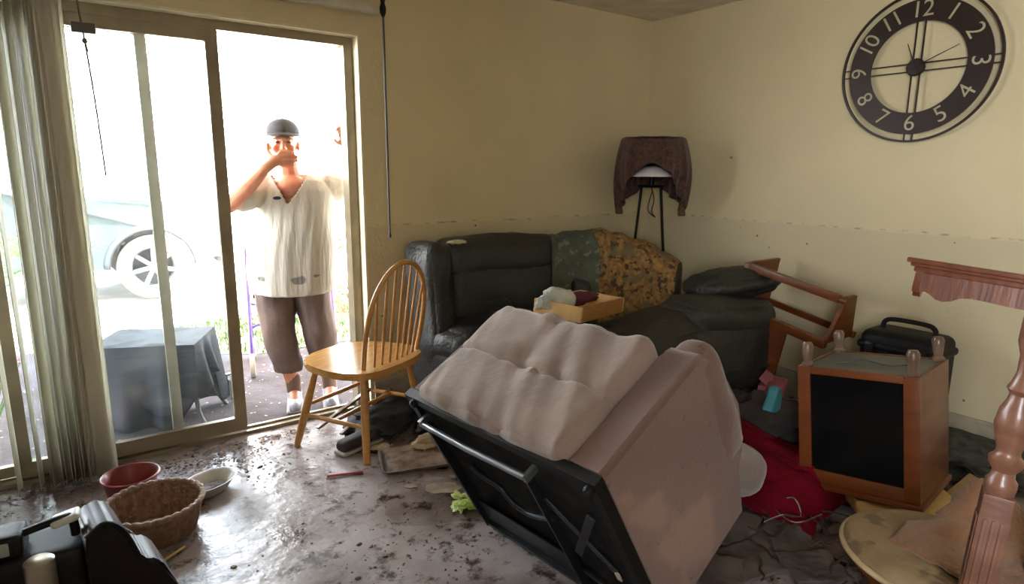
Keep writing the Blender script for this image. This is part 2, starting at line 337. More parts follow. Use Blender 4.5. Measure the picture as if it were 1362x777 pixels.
# ------------------------------------------------------------------ outside ground
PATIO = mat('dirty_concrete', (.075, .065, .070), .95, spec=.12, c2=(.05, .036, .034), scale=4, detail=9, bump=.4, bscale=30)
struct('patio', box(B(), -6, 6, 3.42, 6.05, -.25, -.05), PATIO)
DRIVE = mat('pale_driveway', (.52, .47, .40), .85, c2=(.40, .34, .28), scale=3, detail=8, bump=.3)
struct('driveway', box(B(), -30, 30, 6.05, 60, -.25, -.055), DRIVE)
GRASS = translucent(mat('grass_green', (.07, .14, .02), .7, c2=(.05, .10, .015), scale=5), .2)
bm = B()
rg = random.Random(3)
for k in range(9000):
    # a curved lawn patch right of the drive
    x = rg.uniform(.55, 4.5); y = rg.uniform(4.95, 7.1)
    if y < 5.15+.25*math.sin(x*3)+max(0, (.95-x))*1.3 or y > 6.2+.35*(x-.6) or y > 7.0: continue
    h = rg.uniform(.03, .075); a = rg.uniform(0, PI); wv = .007
    z = -.055; dx, dy = math.cos(a)*wv, math.sin(a)*wv; lx, ly = rg.uniform(-.03, .03), rg.uniform(-.03, .03)
    v = [bm.verts.new(p) for p in ((x-dx, y-dy, z), (x+dx, y+dy, z), (x+lx, y+ly, z+h))]; bm.faces.new(v)
tag(obj('lawn_grass', bm, GRASS, smooth=False), 'patch of short green grass beside the patio outside the door', 'grass', kind='stuff')
bm = B(); prism(bm, [(.5, 5.5), (1.2, 5.0), (4.6, 4.9), (4.6, 7.1), (3.0, 7.0), (1.6, 6.6), (.7, 6.25)], -.06, -.045)
struct('lawn', bm, mat('lawn_soil', (.12, .17, .05), .9, c2=(.2, .16, .1), scale=6))

# ------------------------------------------------------------------ tipped recliner (largest thing in the room)
RM = Matrix(((0.08666983, 0.86855737, -0.48795127), (-0.99619931, 0.0798246, -0.0348563), (0.00867582, 0.48911771, 0.87217464)))
rec = thing('recliner', 'beige suede recliner tipped over with its black underside showing', 'recliner')
M4 = RM.to_4x4(); M4.translation = Vector((1.046, 1.045, .616)); rec.matrix_world = M4
W_, U_, D_ = .898, .491, .706
# local axes: -x width, +y from the base to the arm top, +z the chair's front (now facing up)
def armpanel(name, xc, hw, m):
    bm = B()
    def shp(P, p):
        return P
    # outline of the arm seen from its side in (y,z), rounded, extruded over its width
    poly = [(0, 0), (.47, .0), (.53, -.02), (.575, -.08), (.60, -.18), (.605, -.30), (.60, -.42), (.575, -.485), (.53, -.505), (.50, -.52), (.49, -.706), (0, -.706)]
    K = Matrix(((0, 0, 1, xc), (1, 0, 0, 0), (0, 1, 0, 0), (0, 0, 0, 1)))
    prism(bm, poly, -hw, hw, K)
    fs = [e for e in bm.edges]
    bmesh.ops.bevel(bm, geom=fs, offset=.022, segments=3, affect='EDGES', clamp_overlap=True)
    return obj(name, bm, m, rec, ang=50)
armpanel('arm', -.066, .066, PINKSUEDE)
armpanel('arm', -W_+.035, .035, PINKSUEDE)
# padded roll on the near arm's front and top
bm = B(); cushion(bm, (.070, .075, .235), .06, 14, T(-.064, .535, -.255), bulge=.008, wr=.010, ws=7)
obj('arm_pad', bm, PINKSUEDE, rec)
bm = B(); cushion(bm, (.040, .05, .20), .038, 12, T(-W_+.038, .51, -.26), bulge=.008, wr=.010, ws=7)
obj('arm_pad', bm, PINKSUEDE, rec)
def wrk(seed):
    def f(P, p):
        # long folds running up the pad, strongest at its seams
        k = noise.noise(Vector((P.x*17+P.y*8+seed, P.y*3, seed)))*.024-abs(noise.noise(Vector((P.x*24+P.y*11, P.y*4, seed+4))))*.013+.004
        e = .35+.65*(abs(p[1])**2)
        P.z += k*e*(1 if p[2] > 0 else 0) - (.012*math.exp(-((P.x+.02)/.035)**2) if p[2] > 0 else 0)*(1 if seed > 1 else .3)
        return P
    return f
bm = B(); cushion(bm, (.355, .128, .055), .035, 44, T(-.487, .122, -.018), bulge=.012, shape=wrk(.5)); obj('footrest_pad', bm, SUEDE, rec)
bm = B(); cushion(bm, (.355, .132, .062), .04, 44, T(-.487, .354, -.018), bulge=.014, wr=.004, shape=wrk(2.5)); obj('seat_cushion', bm, SUEDE, rec)
bm = B(); box(bm, -W_+.1, -.132, .02, .47, -.60, -.05); obj('seat_box', bm, DUST, rec)
# reclined backrest between the arms, headrest roll at its end
a = math.atan2(-.83, .55)
K = T(-.449, .665, -.76) @ Matrix.Rotation(math.atan2(-.40, .27), 4, 'X')
bm = B(); cushion(bm, (.300, .36, .105), .09, 22, K, bulge=.015, wr=.010, ws=5); obj('backrest', bm, SUEDE, rec)
# open underside: rim, black fabric, mechanism
bm = B()
for (x0, x1, z0, z1) in ((-W_, 0, -.035, .0), (-W_, 0, -.706, -.672), (-W_, -W_+.035, -.672, -.035), (-.035, 0, -.672, -.035)): box(bm, x0, x1, -.022, .012, z0, z1)
obj('base_frame', bm, BLK, rec, smooth=False)
bm = B(); grid(bm, lambda u, v: Vector((-W_+.03+u*(W_-.06), .004*noise.noise(Vector((u*5, v*5, 1)))-.004+.012*math.sin(PI*u)*math.sin(PI*v), -.68+v*.65)), 24, 24)
obj('dust_cover', bm, DUST, rec)
bm = B(); sweep(bm, [(-.835, -.045, -.105), (-.56, -.05, -.10), (-.285, -.045, -.095)], .011, 10)
for x in (-.835, -.285): box(bm, x-.008, x+.008, -.052, .0, -.112, -.088)
obj('cross_tube', bm, STEEL, rec)
bm = B(); sweep(bm, smoothpath([(-.66, -.03, -.255), (-.60, -.035, -.275), (-.52, -.035, -.285), (-.49, -.035, -.345), (-.42, -.035, -.36), (-.33, -.035, -.325), (-.27, -.03, -.29)]), .0095, 10)
obj('bent_tube', bm, DARKSTEEL, rec)
bm = B()
for x in (-.80, -.285): box(bm, x-.004, x+.004, -.05, -.02, -.66, -.10)
box(bm, -.80, -.285, -.045, -.028, -.665, -.645); box(bm, -.80, -.285, -.03, -.026, -.64, -.52)
obj('mechanism_frame', bm, DARKSTEEL, rec, smooth=False)
for (x0, z0, x1, z1) in ((-.27, -.20, -.08, -.42), (-.24, -.45, -.07, -.16), (-.26, -.56, -.10, -.60)):
    bm = B(); d = Vector((x1-x0, 0, z1-z0)); K = Matrix.Translation((x0, -.03, z0)) @ Matrix.Rotation(-math.atan2(d.z, d.x), 4, 'Y')
    box(bm, 0, d.length, -.003, .003, -.014, .014, K, bev=.002)
    for xx in (.015, d.length-.015): lathe(bm, [(.009, -.008), (.009, .0)], 10, K @ T(xx, -.004, 0) @ Matrix.Rotation(PI/2, 4, 'X'), cap=True)
    obj('linkage_bar', bm, DARKSTEEL, rec, smooth=False)
for x, z in ((-.84, -.02), (-.84, -.69), (-.02, -.02), (-.02, -.69), (-.70, -.68)):
    bm = B(); lathe(bm, [(.014, 0), (.016, -.012), (.012, -.022)], 12, T(x, -.02, z) @ Matrix.Rotation(-PI/2, 4, 'X'), cap=True); obj('foot', bm, BLK, rec)
bm = B(); box(bm, -.092, -.075, -.03, -.024, -.47, -.43, bev=.002); obj('care_tag', bm, PAPER, rec)

# ------------------------------------------------------------------ dark leather sofa with a curved corner
sofa = thing('leather_sofa', 'black leather reclining sofa standing against the wall under the lamp', 'sofa', (2.2, 2.9, 0))
def S_(x, y, z): return T(x-2.2, y-2.9, z)
bm = B(); cushion(bm, (.70, .26, .19), .05, 14, S_(2.30, 2.90, .22)); obj('base', bm, LEATHER, sofa)
# slanted end wing
bm = B(); cushion(bm, (.075, .17, .37), .06, 16, S_(1.665, 3.03, .62) @ Matrix.Rotation(-.07, 4, 'Y'), bulge=.015, wr=.01, ws=5); obj('side_wing', bm, LEATHER, sofa)
# backrest: lower bolster and headrest with a pinched seam
bm = B(); cushion(bm, (.415, .115, .19), .08, 22, S_(2.16, 3.05, .665) @ Matrix.Rotation(-.12, 4, 'X'), bulge=.03, wr=.012, ws=4); obj('backrest', bm, LEATHER, sofa)
bm = B(); cushion(bm, (.425, .115, .125), .085, 22, S_(2.16, 3.08, .865) @ Matrix.Rotation(-.12, 4, 'X'), bulge=.025, wr=.014, ws=4); obj('headrest', bm, LEATHER, sofa)
bm = B(); cushion(bm, (.47, .19, .10), .07, 18, S_(2.10, 2.90, .455) @ Matrix.Rotation(.12, 4, 'Z'), bulge=.03, wr=.012, ws=5); obj('seat_cushion', bm, LEATHER, sofa)
bm = B(); cushion(bm, (.09, .10, .24), .07, 16, S_(2.66, 2.90, .50) @ Matrix.Rotation(-.5, 4, 'Z'), bulge=.03, wr=.015, ws=4); obj('wedge_panel', bm, LEATHER, sofa)
# curved corner back
cb = [(2.55, 3.08, .95), (2.80, 2.93, .985), (3.02, 2.74, .93), (3.16, 2.52, .80)]
def arc(t):
    pts = [Vector(p) for p in cb]; q = smoothpath(pts, 10); i = t*(len(q)-1); k = min(int(i), len(q)-2); return q[k].lerp(q[k+1], i-k)
def arcn(t):
    d = arc(min(1, t+.02))-arc(max(0, t-.02)); n = Vector((d.y, -d.x, 0)).normalized(); return -n if n.y > 0 else n
def backprof(t, s, off=0):
    c = arc(t); n = arcn(t); h = c.z; th = .12
    # s 0..1 from the front bottom over the top to the rear bottom
    if s < .42: u = s/.42; p = (n*(.22-.10*u)+Vector((0, 0, .30+(h-.36)*u))); nn = n
    elif s < .62: u = (s-.42)/.2; a_ = PI*u; p = n*(math.cos(a_)*.12)+Vector((0, 0, h-.06+math.sin(a_)*.06)); nn = n*math.cos(a_)+Vector((0, 0, math.sin(a_)))
    else: u = (s-.62)/.38; p = -n*.12+Vector((0, 0, h-.06-(h-.36)*u)); nn = -n
    return Vector((c.x, c.y, 0))+p+nn*off
bm = B(); grid(bm, lambda u, v: backprof(u, v, fbm((u*3, v*4, 2), 2)*.012)-Vector((2.2, 2.9, 0)), 30, 40)
for t_ in (0, 1):
    c = arc(t_); vs = [bm.verts.new(backprof(t_, k/20)-Vector((2.2, 2.9, 0))) for k in range(21)]; bm.faces.new(vs)
obj('corner_backrest', bm, LEATHER, sofa)

# second leather section lying low in front of it
ch = thing('sofa_section', 'mud-streaked black leather sofa section lying behind the tipped recliner', 'sofa', (2.65, 2.15, 0))
def lump(P, p):
    P.z += .03*math.sin(P.x*4)-.05*max(0, -P.x-.3)+fbm((P.x, P.y, P.z), 3)*.02; return P
bm = B(); cushion(bm, (.66, .25, .30), .16, 30, T(.0, .02, .325) @ RZ(-.06), bulge=.03, shape=lump); obj('body', bm, LEATHER2, ch)
bm = B(); cushion(bm, (.33, .17, .10), .08, 18, T(.34, -.06, .585) @ RZ(-.10) @ Matrix.Rotation(.05, 4, 'Y'), bulge=.03, wr=.02, ws=4); obj('arm_cushion', bm, LEATHER2, ch)
bm = B(); sweep(bm, smoothpath([(-.6, -.235, .30), (-.2, -.25, .33), (.2, -.265, .34), (.6, -.27, .30)]), .008, 8); obj('piping', bm, LEATHER2, ch)
bm = B(); cushion(bm, (.24, .13, .055), .05, 20, T(3.14, 2.12, .755) @ RZ(-.5) @ Matrix.Rotation(-.14, 4, 'Y'), bulge=.035, wr=.02, ws=5)
tag(obj('leather_pillow', bm, LEATHER2), 'flattened black leather pillow on the low sofa section', 'pillow')

# camouflage blanket over the curved back
def blk(u0, u1, s0, s1, nu, nv, seed):
    def f(u, v):
        t = u0+(u1-u0)*u; s = s0+(s1-s0)*v
        fr = noise.noise(Vector((t*9, s*2, seed)))*.03+noise.noise(Vector((t*20, s*9, seed)))*.013
        # ragged hem
        s2 = s if v > .15 else s-(.15-v)*.4*noise.noise(Vector((t*11, 0, seed+2)))
        return backprof(min(1, max(0, t)), s2, .026+fr*.8)
    return grid(B(), f, nu, nv)
bl = obj('camo_blanket', blk(.30, 1.0, .03, .9, 60, 60, 1), CAMO, solid=.006)
tag(bl, 'orange and brown camouflage blanket draped over the corner of the leather sofa', 'blanket')
g2 = obj('camo_throw', blk(.0, .42, .03, .9, 40, 60, 5), CAMO2, solid=.006)
tag(g2, 'grey-green camouflage throw lying beside the orange blanket on the sofa back', 'blanket')

# wooden drawer with odds and ends on the low section
DR = T(2.12, 2.30, .675) @ RZ(math.radians(20)) @ Matrix.Rotation(.07, 4, 'Y') @ Matrix.Rotation(.06, 4, 'X')
dr = thing('wooden_drawer', 'small pale open wooden drawer lying on the black sofa section', 'tray'); dr.matrix_world = DR
L_, Wd, Hd = .23, .13, .075
bm = B(); box(bm, -L_, L_, -Wd, -Wd+.014, 0, Hd, bev=.002); obj('side_panel', bm, mat('honey_wood', (.40, .19, .06), .5, c2=(.32, .14, .04), stretch=(2, 8, 12)), dr)
bm = B(); box(bm, -L_, L_, Wd-.014, Wd, 0, Hd, bev=.002); obj('side_panel', bm, PINE, dr)
bm = B(); box(bm, -L_-.014, -L_, -Wd, Wd, 0, Hd, bev=.002); obj('front_panel', bm, PINE, dr)
bm = B(); box(bm, L_, L_+.014, -Wd, Wd, 0, Hd, bev=.002); obj('back_panel', bm, PINE, dr)
bm = B(); box(bm, -L_, L_, -Wd+.01, Wd-.01, .004, .01); obj('bottom_panel', bm, PINE, dr, smooth=False)
def crumple(s, seed, n=12, amp=.4, mesh=None, M=None):
    bm = mesh or B(); bmesh.ops.create_icosphere(bm, subdivisions=4, radius=1)
    for v in bm.verts:
        p = v.co.copy(); k = 1+amp*fbm(p+Vector((seed, seed, 0)), 1.6, 4); v.co = Vector((p.x*s[0]*k, p.y*s[1]*k, p.z*s[2]*k))
        if M is not None: v.co = M @ v.co
    return bm
cl = obj('crumpled_cloth', crumple((.11, .06, .055), 3), mat('white_rag', (.62, .62, .56), .9, c2=(.45, .5, .46), scale=10))
cl.location = DR @ Vector((-.16, .055, .075)); tag(cl, 'crumpled whitish cloth sticking out of the wooden drawer', 'cloth')
cl = obj('maroon_cloth', crumple((.13, .05, .03), 9), mat('maroon', (.10, .018, .03), .9)); cl.location = DR @ Vector((.03, .04, .062))
tag(cl, 'dark maroon cloth lying in the wooden drawer', 'cloth')
p = obj('paper_scrap', crumple((.06, .035, .012), 5), mat('yellow_green_paper', (.50, .52, .25), .8, c2=(.6, .6, .45), scale=20)); p.location = (1.83, 3.02, .985)
tag(p, 'small yellow-green scrap lying on top of the sofa headrest', 'paper')

# ------------------------------------------------------------------ bow-back wooden chair
cr = thing('wooden_chair', 'light oak bow-back chair with spindles standing by the open door', 'chair', (1.21, 2.95, 0), math.radians(25))
SZ = .445
seat = [(.0, .255), (.14, .24), (.225, .17), (.27, .04), (.285, -.08), (.25, -.19), (.15, -.245), (.0, -.26), (-.15, -.25), (-.245, -.20), (-.275, -.08), (-.265, .05), (-.225, .17), (-.14, .24)]
sp = smoothpath([(x, y, 0) for x, y in seat]+[(seat[0][0], seat[0][1], 0)], 3)[:-1]
bm = B(); prism(bm, [(q.x, q.y) for q in sp], SZ-.034, SZ, bev=.009)
obj('seat', bm, OAKX, cr, ang=60)
feet = [(-.262, .215), (-.235, -.225), (.30, -.16), (.25, .20)]; tops = [(-.17, .14), (-.165, -.16), (.18, -.15), (.16, .14)]
for (fx, fy), (tx, ty) in zip(feet, tops):
    bm = B(); P = Vector((tx, ty, SZ-.03)); Q = Vector((fx, fy, 0)); sweep(bm, [P, P.lerp(Q, .15), P.lerp(Q, .5), P.lerp(Q, .85), Q], [.013, .016, .0205, .0185, .0155], 14)
    obj('leg', bm, OAK, cr)
def lp(i, t): return Vector((*tops[i], SZ-.03)).lerp(Vector((*feet[i], 0)), t)
for a_, b_, t in ((0, 1, .60), (3, 2, .60), (0, 3, .48)):
    A, Bb = lp(a_, t), lp(b_, t); bm = B(); sweep(bm, [A, A.lerp(Bb, .5), Bb], [.009, .0125, .009], 12); obj('stretcher', bm, OAK, cr)
A, Bb = (lp(0, .60)+lp(1, .60))/2, (lp(3, .60)+lp(2, .60))/2
bm = B(); sweep(bm, [A, A.lerp(Bb, .5), Bb], [.009, .0125, .009], 12); obj('stretcher', bm, OAK, cr)
def bow(t):   # t 0..1 round the hoop, leaning back with height
    a_ = PI*t; hw = .205; z = (math.sin(a_)**.62)*.51
    x = -math.cos(a_)*hw*(1+.18*math.sin(a_)**.5*abs(math.cos(a_))**.7)+.03
    return Vector((x, -.17-.20*z, SZ-.01+z))
bm = B(); sweep(bm, [bow(k/48) for k in range(49)], .0125, 12); obj('bow', bm, OAK, cr)
for i in range(7):
    s = (i-3)/3; xb = .03+s*.145; yb = -.205+.02*abs(s)
    # find the hoop point above
    best = min((bow(k/200) for k in range(8, 193)), key=lambda q: abs(q.x-(.03+s*.175))-q.z*.02)
    P0 = Vector((xb, yb, SZ-.01)); bm = B(); sweep(bm, [P0, P0.lerp(best, .35), best], [.0062, .0085, .0055], 10); obj('spindle', bm, OAK, cr)

# ------------------------------------------------------------------ wall clock
CLK = mat('dark_bronze', (.030, .014, .009), .42, .2, c2=(.022, .01, .008)); FACE = mat('cream_numeral_paint', (.52, .47, .31), .6)
ck = thing('wall_clock', 'large round openwork wall clock with cream numerals on a dark ring', 'clock')
ck.matrix_world = Matrix(((0, 0, -1, XR-.028), (-1, 0, 0, 1.474), (0, 1, 0, 1.908), (0, 0, 0, 1)))     # local x right, y up, z towards the room
def ring(r0, r1, z0, z1, n=96):
    bm = B(); lathe(bm, [(r0, z0), (r1, z0), (r1, z1), (r0, z1), (r0, z0)], n); return bm
obj('number_ring', ring(.222, .328, -.006, .004), CLK, ck, weld=True, ang=30)
obj('outer_ring', ring(.358, .369, -.006, .006), CLK, ck, weld=True, ang=30)
for k in range(4):
    K = Matrix.Rotation(k*PI/2, 4, 'Z')
    for sx in (-.019, .019):
        obj('spoke', box(B(), sx-.0032, sx+.0032, .03, .224, -.003, .003, K), CLK, ck, smooth=False); obj('outer_bridge', box(B(), sx-.0032, sx+.0032, .326, .36, -.003, .003, K), CLK, ck, smooth=False)
bm = B(); lathe(bm, [(.036, -.02), (.042, .0), (.044, .012), (.038, .018), (.0, .02)], 12); obj('hub', bm, CLK, ck)
def hand(ang, ln, wd, z):
    bm = B(); K = Matrix.Rotation(-math.radians(ang), 4, 'Z'); prism(bm, [(-wd, -.03), (wd, -.03), (wd*.4, ln), (-wd*.4, ln)], z, z+.002, K); return bm
obj('hour_hand', hand(-21, .125, .004, .020), CLK, ck, smooth=False)
obj('minute_hand', hand(66, .205, .003, .023), CLK, ck, smooth=False)
for h in range(1, 13):
    a_ = math.radians(h*30); rot = -a_ if h in (12, 1, 2, 3, 9, 10, 11) else -a_+PI
    cu = bpy.data.curves.new('numeral', 'FONT'); cu.body = str(h); cu.size = .112; cu.align_x = 'CENTER'; cu.align_y = 'CENTER'; cu.extrude = .0015; cu.offset = -.0006; cu.space_character = .92
    tmp = bpy.data.objects.new('tmp', cu); COL.objects.link(tmp); me_ = bpy.data.meshes.new_from_object(tmp.evaluated_get(bpy.context.evaluated_depsgraph_get())); bpy.data.objects.remove(tmp); bpy.data.curves.remove(cu)
    me_.name = 'numeral'; me_.materials.clear(); me_.materials.append(FACE); o = bpy.data.objects.new('numeral', me_); COL.objects.link(o); o.parent = ck
    o.location = (math.sin(a_)*.275, math.cos(a_)*.275, .0055); o.rotation_euler = (0, 0, rot)
bm = B(); lathe(bm, [(.006, 0), (.008, -.012), (.0, -.014)], 10, T(0, 0, 0)); 
nl = obj('wall_nail', bm, mat('nail_grey', (.35, .32, .25), .5)); nl.matrix_world = Matrix(((0, 0, 1, XR-.002), (-1, 0, 0, 2.53), (0, 1, 0, 1.475), (0, 0, 0, 1)))
tag(nl, 'small nail in the right wall between lamp and clock', 'nail')

# ------------------------------------------------------------------ floor lamp under a scarf
lx, ly = 3.26, 2.87
lam = thing('floor_lamp', 'dark four-legged floor lamp with a white shade in the corner', 'lamp', (lx, ly, 0))
vd = Vector((lx, ly, 0)).normalized(); sdv = Vector((vd.y, -vd.x, 0))
for i, (s, d) in enumerate(((-1, -1), (-1, 1), (1, -1), (1, 1))):
    bm = B(); t0 = sdv*s*.062+vd*d*.05; b0 = sdv*s*.17+vd*d*.14; P = Vector((t0.x, t0.y, 1.285)); Q = Vector((b0.x, b0.y, 0)); sweep(bm, [P, Q], .0085, 8)
    obj('leg', bm, BLACKM, lam)
bm = B(); lathe(bm, [(.085, 1.278), (.09, 1.285), (.085, 1.292)], 24, cap=True); lathe(bm, [(.014, 1.292), (.014, 1.36)], 12, cap=True); obj('collar', bm, BLACKM, lam)
bm = B(); lathe(bm, [(.135, 1.350), (.130, 1.357), (.08, 1.395), (.03, 1.425)], 32, T(-vd.x*.10, -vd.y*.10, 0)); obj('shade', bm, WHITESH, lam, solid=.003)
bm = B(); lathe(bm, [(.012, 1.36), (.012, 1.575), (.20, 1.585), (.205, 1.595)], 24, cap=True); obj('top_ring', bm, BLACKM, lam)
bm = B(); sweep(bm, smoothpath([(0, 0, 1.28), (.01, -.02, 1.2), (-.02, -.03, 1.12), (.03, -.02, 1.08), (.0, .02, 1.13), (.01, 0, 1.25)]), .003, 6); obj('cord', bm, BLACKM, lam)
def scarf(u, v):
    th = 2*PI*u; ca = math.cos(th); sa = math.sin(th)        # ca along sdv, sa away from the viewer
    sq = 1/max(abs(ca), abs(sa))**.35
    drop = .195+.25*abs(ca)**2.4*(1+.12*math.sin(th*7))+.12*max(0, sa)+.03*abs(math.sin(2*th))-.03*max(0, -sa)**3
    if v < .35: r = .205*(v/.35); z = 1.60+.004*math.sin(9*th)*v
    else:
        k = (v-.35)/.65; r = .205+.06*math.sin(min(1, k*1.3)*PI/2)*(.8+.2*sq)-.05*k*k*abs(ca); r += (.016*math.sin(th*11+1)+.010*math.sin(th*23+2))*k; z = 1.60-drop*k**1.05
    p = sdv*ca*r+vd*sa*r*.92; return Vector((p.x, p.y, z))
sc = obj('fringed_scarf', grid(B(), scarf, 96, 30, True), SCARF, solid=.004, loc=(lx, ly, 0)); sc.modifiers['s'].thickness = .004
tag(sc, 'dark brown patterned scarf with tassels draped over the floor lamp', 'scarf')
for s, zz in ((-1, 1.17), (1, 1.165)):
    q = sdv*s*.205; bm = B(); lathe(bm, [(.004, .05), (.006, .012), (.014, .004), (.020, -.03), (.027, -.065), (.022, -.072)], 12, T(q.x, q.y, zz), cap=True)
    obj('tassel', bm, mat('tassel_brown', (.17, .10, .05), .95, c2=(.1, .05, .03), scale=50, bump=.6), sc)

# ------------------------------------------------------------------ upturned glass-fronted cabinet
cab = thing('glass_cabinet', 'small orange wooden cabinet with a glass front, legs pointing up', 'cabinet')
xa = Vector((.055, -.44, .055)).normalized(); za = Vector((.03, .0, 1)); za = (za-xa*za.dot(xa)).normalized(); ya = za.cross(xa)
K = Matrix(((xa.x, ya.x, za.x, 2.467), (xa.y, ya.y, za.y, 1.262), (xa.z, ya.z, za.z, .10), (0, 0, 0, 1)))
cab.matrix_world = K
CW, CDp, CH = .445, .40, .49
bm = B()
for x0, x1, z0, z1 in ((0, .05, 0, CH), (CW-.055, CW, 0, CH), (.05, CW-.055, 0, .055), (.05, CW-.055, CH-.03, CH)): box(bm, x0, x1, -.012, .012, z0, z1, bev=.003)
obj('door_frame', bm, CHERRY, cab)
obj('glass_pane', box(B(), .05, CW-.055, -.003, .002, .055, CH-.03), mat('dark_glass', (.004, .004, .005), .12, spec=.15, c2=(.008, .007, .006), scale=6), cab, smooth=False)
for x in (0, CW-.018):
    obj('side_panel', box(B(), x, x+.018, .012, CDp, 0, CH, bev=.002), CHERRY, cab)
obj('back_panel', box(B(), .018, CW-.018, CDp-.012, CDp, 0, CH), CHERRY, cab, smooth=False)
obj('top_panel', box(B(), -.01, CW+.01, -.02, CDp+.01, -.022, .0, bev=.004), CHERRY, cab)
obj('base_panel', box(B(), .018, CW-.018, .012, CDp-.012, CH-.02, CH-.004), mat('grey_board', (.10, .105, .10), .4, c2=(.07, .075, .07), scale=5), cab, smooth=False)
for x, y in ((.02, .02), (CW-.04, .02), (.02, CDp-.03), (CW-.04, CDp-.03)):
    bm = B(); lathe(bm, [(.022, 0), (.024, .012), (.016, .022), (.020, .05), (.024, .085), (.017, .10)], 16, T(x+.01, y, CH-.004), cap=True); obj('leg', bm, mat('worn_leg_wood', (.20, .13, .09), .3, c2=(.12, .07, .04)), cab)
bm = B(); sweep(bm, smoothpath([(.12, .12, CH+.0), (.20, .16, CH+.012), (.30, .13, CH+.006), (.38, .18, CH+.01)]), .004, 6); obj('loose_cord', bm, GREYP, cab)

# ------------------------------------------------------------------ tipped open end table behind
et = thing('end_table', 'orange wooden end table tipped against the right wall', 'table')
K = T(3.36, 2.10, .30) @ RZ(-PI/2) @ Matrix.Rotation(math.radians(11), 4, 'Y')   # local x runs along the wall toward the viewer
K = T(0, .07, .085) @ K
et.matrix_world = K
bm = B()
for (x0, x1, z0, z1) in ((0, .04, .0, .50), (.04, .56, .46, .50), (.04, .56, .20, .245)): box(bm, x0, x1, -.18, -.14, z0, z1, bev=.004)
obj('front_frame', bm, CHERRY, et)
obj('side_panel', box(B(), 0, .02, -.14, .16, .0, .50, bev=.003), CHERRY, et)
bm = B(); prism(bm, [(-.14, .22), (.14, .22), (.05, .47), (-.05, .47)], 0, .02, Matrix(((0, 0, 1, .53), (1, 0, 0, 0), (0, 1, 0, 0), (0, 0, 0, 1)))); obj('side_bracket', bm, CHERRY, et)
obj('lower_panel', box(B(), .0, .34, -.165, -.145, -.22, .20, bev=.003), CHERRY, et)
obj('rear_rail', box(B(), .02, .56, .14, .16, .21, .245), CHERRY, et)
bm = B(); sweep(bm, [(.56, -.16, .48), (.60, -.16, .48)], .018, 12); obj('leg', bm, CHERRY, et)

# ------------------------------------------------------------------ black hard case
cs = thing('hard_case', 'black hard plastic case with a carry handle standing behind the cabinet', 'case', (3.42, 1.28, 0))
bm = B(); cushion(bm, (.125, .185, .30), .05, 14, T(0, 0, .30)); obj('shell', bm, BLK, cs)
bm = B(); cushion(bm, (.13, .19, .022), .02, 10, T(0, 0, .52)); obj('lid_rim', bm, BLK, cs)
bm = B(); sweep(bm, smoothpath([(0, .12, .585), (0, .115, .63), (0, .07, .648), (0, -.07, .648), (0, -.115, .63), (0, -.12, .585)]), .012, 10); obj('handle', bm, BLK, cs)
for y in (-.12, .12):
    obj('latch', box(B(), -.14, -.125, y-.02, y+.02, .47, .54, bev=.003), DARKSTEEL, cs)

# ------------------------------------------------------------------ tilted mahogany table at the right edge
tb = thing('mahogany_table', 'glossy mahogany table with scalloped apron and turned leg, tilted', 'table')
ex = Vector((.044, -.216, -.018)).normalized(); ez = Vector((.13, 0, 1)); ez = (ez-ex*ez.dot(ex)).normalized(); ey = ez.cross(ex)
K = Matrix((( ex.x, ey.x, ez.x, 1.65), (ex.y, ey.y, ez.y, .636), (ex.z, ey.z, ez.z, 1.185), (0, 0, 0, 1))); tb.matrix_world = K
TL, TW = .62, .40
bm = B()
box(bm, -.004, TL, -.004, TW, -.012, .0, bev=.004); box(bm, .004, TL, .004, TW, -.020, -.011, bev=.004); box(bm, .012, TL, .012, TW, -.032, -.019, bev=.004)
obj('tabletop', bm, MAHOG, tb)
sc_ = [(.02, 0), (.02, -.040), (.03, -.050), (.045, -.046), (.055, -.050), (.07, -.060), (.085, -.062), (.10, -.057), (.115, -.047), (.14, -.043), (.20, -.046), (.31, -.05), (.42, -.047), (.50, -.048), (.55, -.060), (.58, -.058), (.60, -.048), (.60, 0)]
bm = B(); prism(bm, [(x, z-.030) for x, z in sc_], .018, .034, Matrix(((1, 0, 0, 0), (0, 0, 1, 0), (0, 1, 0, 0), (0, 0, 0, 1)))); obj('apron', bm, MAHOG, tb, ang=50)
bm = B(); prism(bm, [(x*.62, z-.030) for x, z in sc_], .018, .034, Matrix(((0, 0, 1, 0), (1, 0, 0, 0), (0, 1, 0, 0), (0, 0, 0, 1)))); obj('apron', bm, MAHOG, tb, ang=50)
Ki = K.inverted()
def tleg(top, bot):
    top = Vector(top); bot = Vector(bot); d = (top-bot).normalized(); h = (top-bot).length
    q = Vector((0, 0, 1)).rotation_difference(d).to_matrix().to_4x4(); F = Ki @ Matrix.Translation(bot) @ q @ RZ(.35)
    bm = B()
    prof = [(.0285, .66), (.031, .675), (.031, .69), (.024, .70), (.022, .715), (.033, .73), (.034, .745), (.025, .755), (.023, .765), (.030, .79), (.038, .825), (.034, .86), (.024, .885), (.022, .90), (.030, .912), (.024, .925), (.018, .95), (.019, .99), (.028, 1.02), (.028, h)]
    lathe(bm, prof, 24, F, cap=True)
    for x in (-1, 0, 1): pass
    box(bm, -.030, .030, -.030, .030, .30, .66, F, bev=.004)
    for k in range(4):
        R4 = F @ RZ(k*PI/2)
        for xx in (-.016, 0, .016): box(bm, xx-.004, xx+.004, .029, .033, .32, .60, R4, bev=.0015)
    lathe(bm, [(.0, .0), (.018, .0), (.026, .05), (.020, .12), (.028, .20), (.022, .27), (.03, .30)], 20, F)
    return obj('leg', bm, POST, tb, ang=35)
tleg((1.705, .385, 1.115), (1.690, .437, .0))
tleg((2.02, .33, 1.07), (2.08, .40, .0))

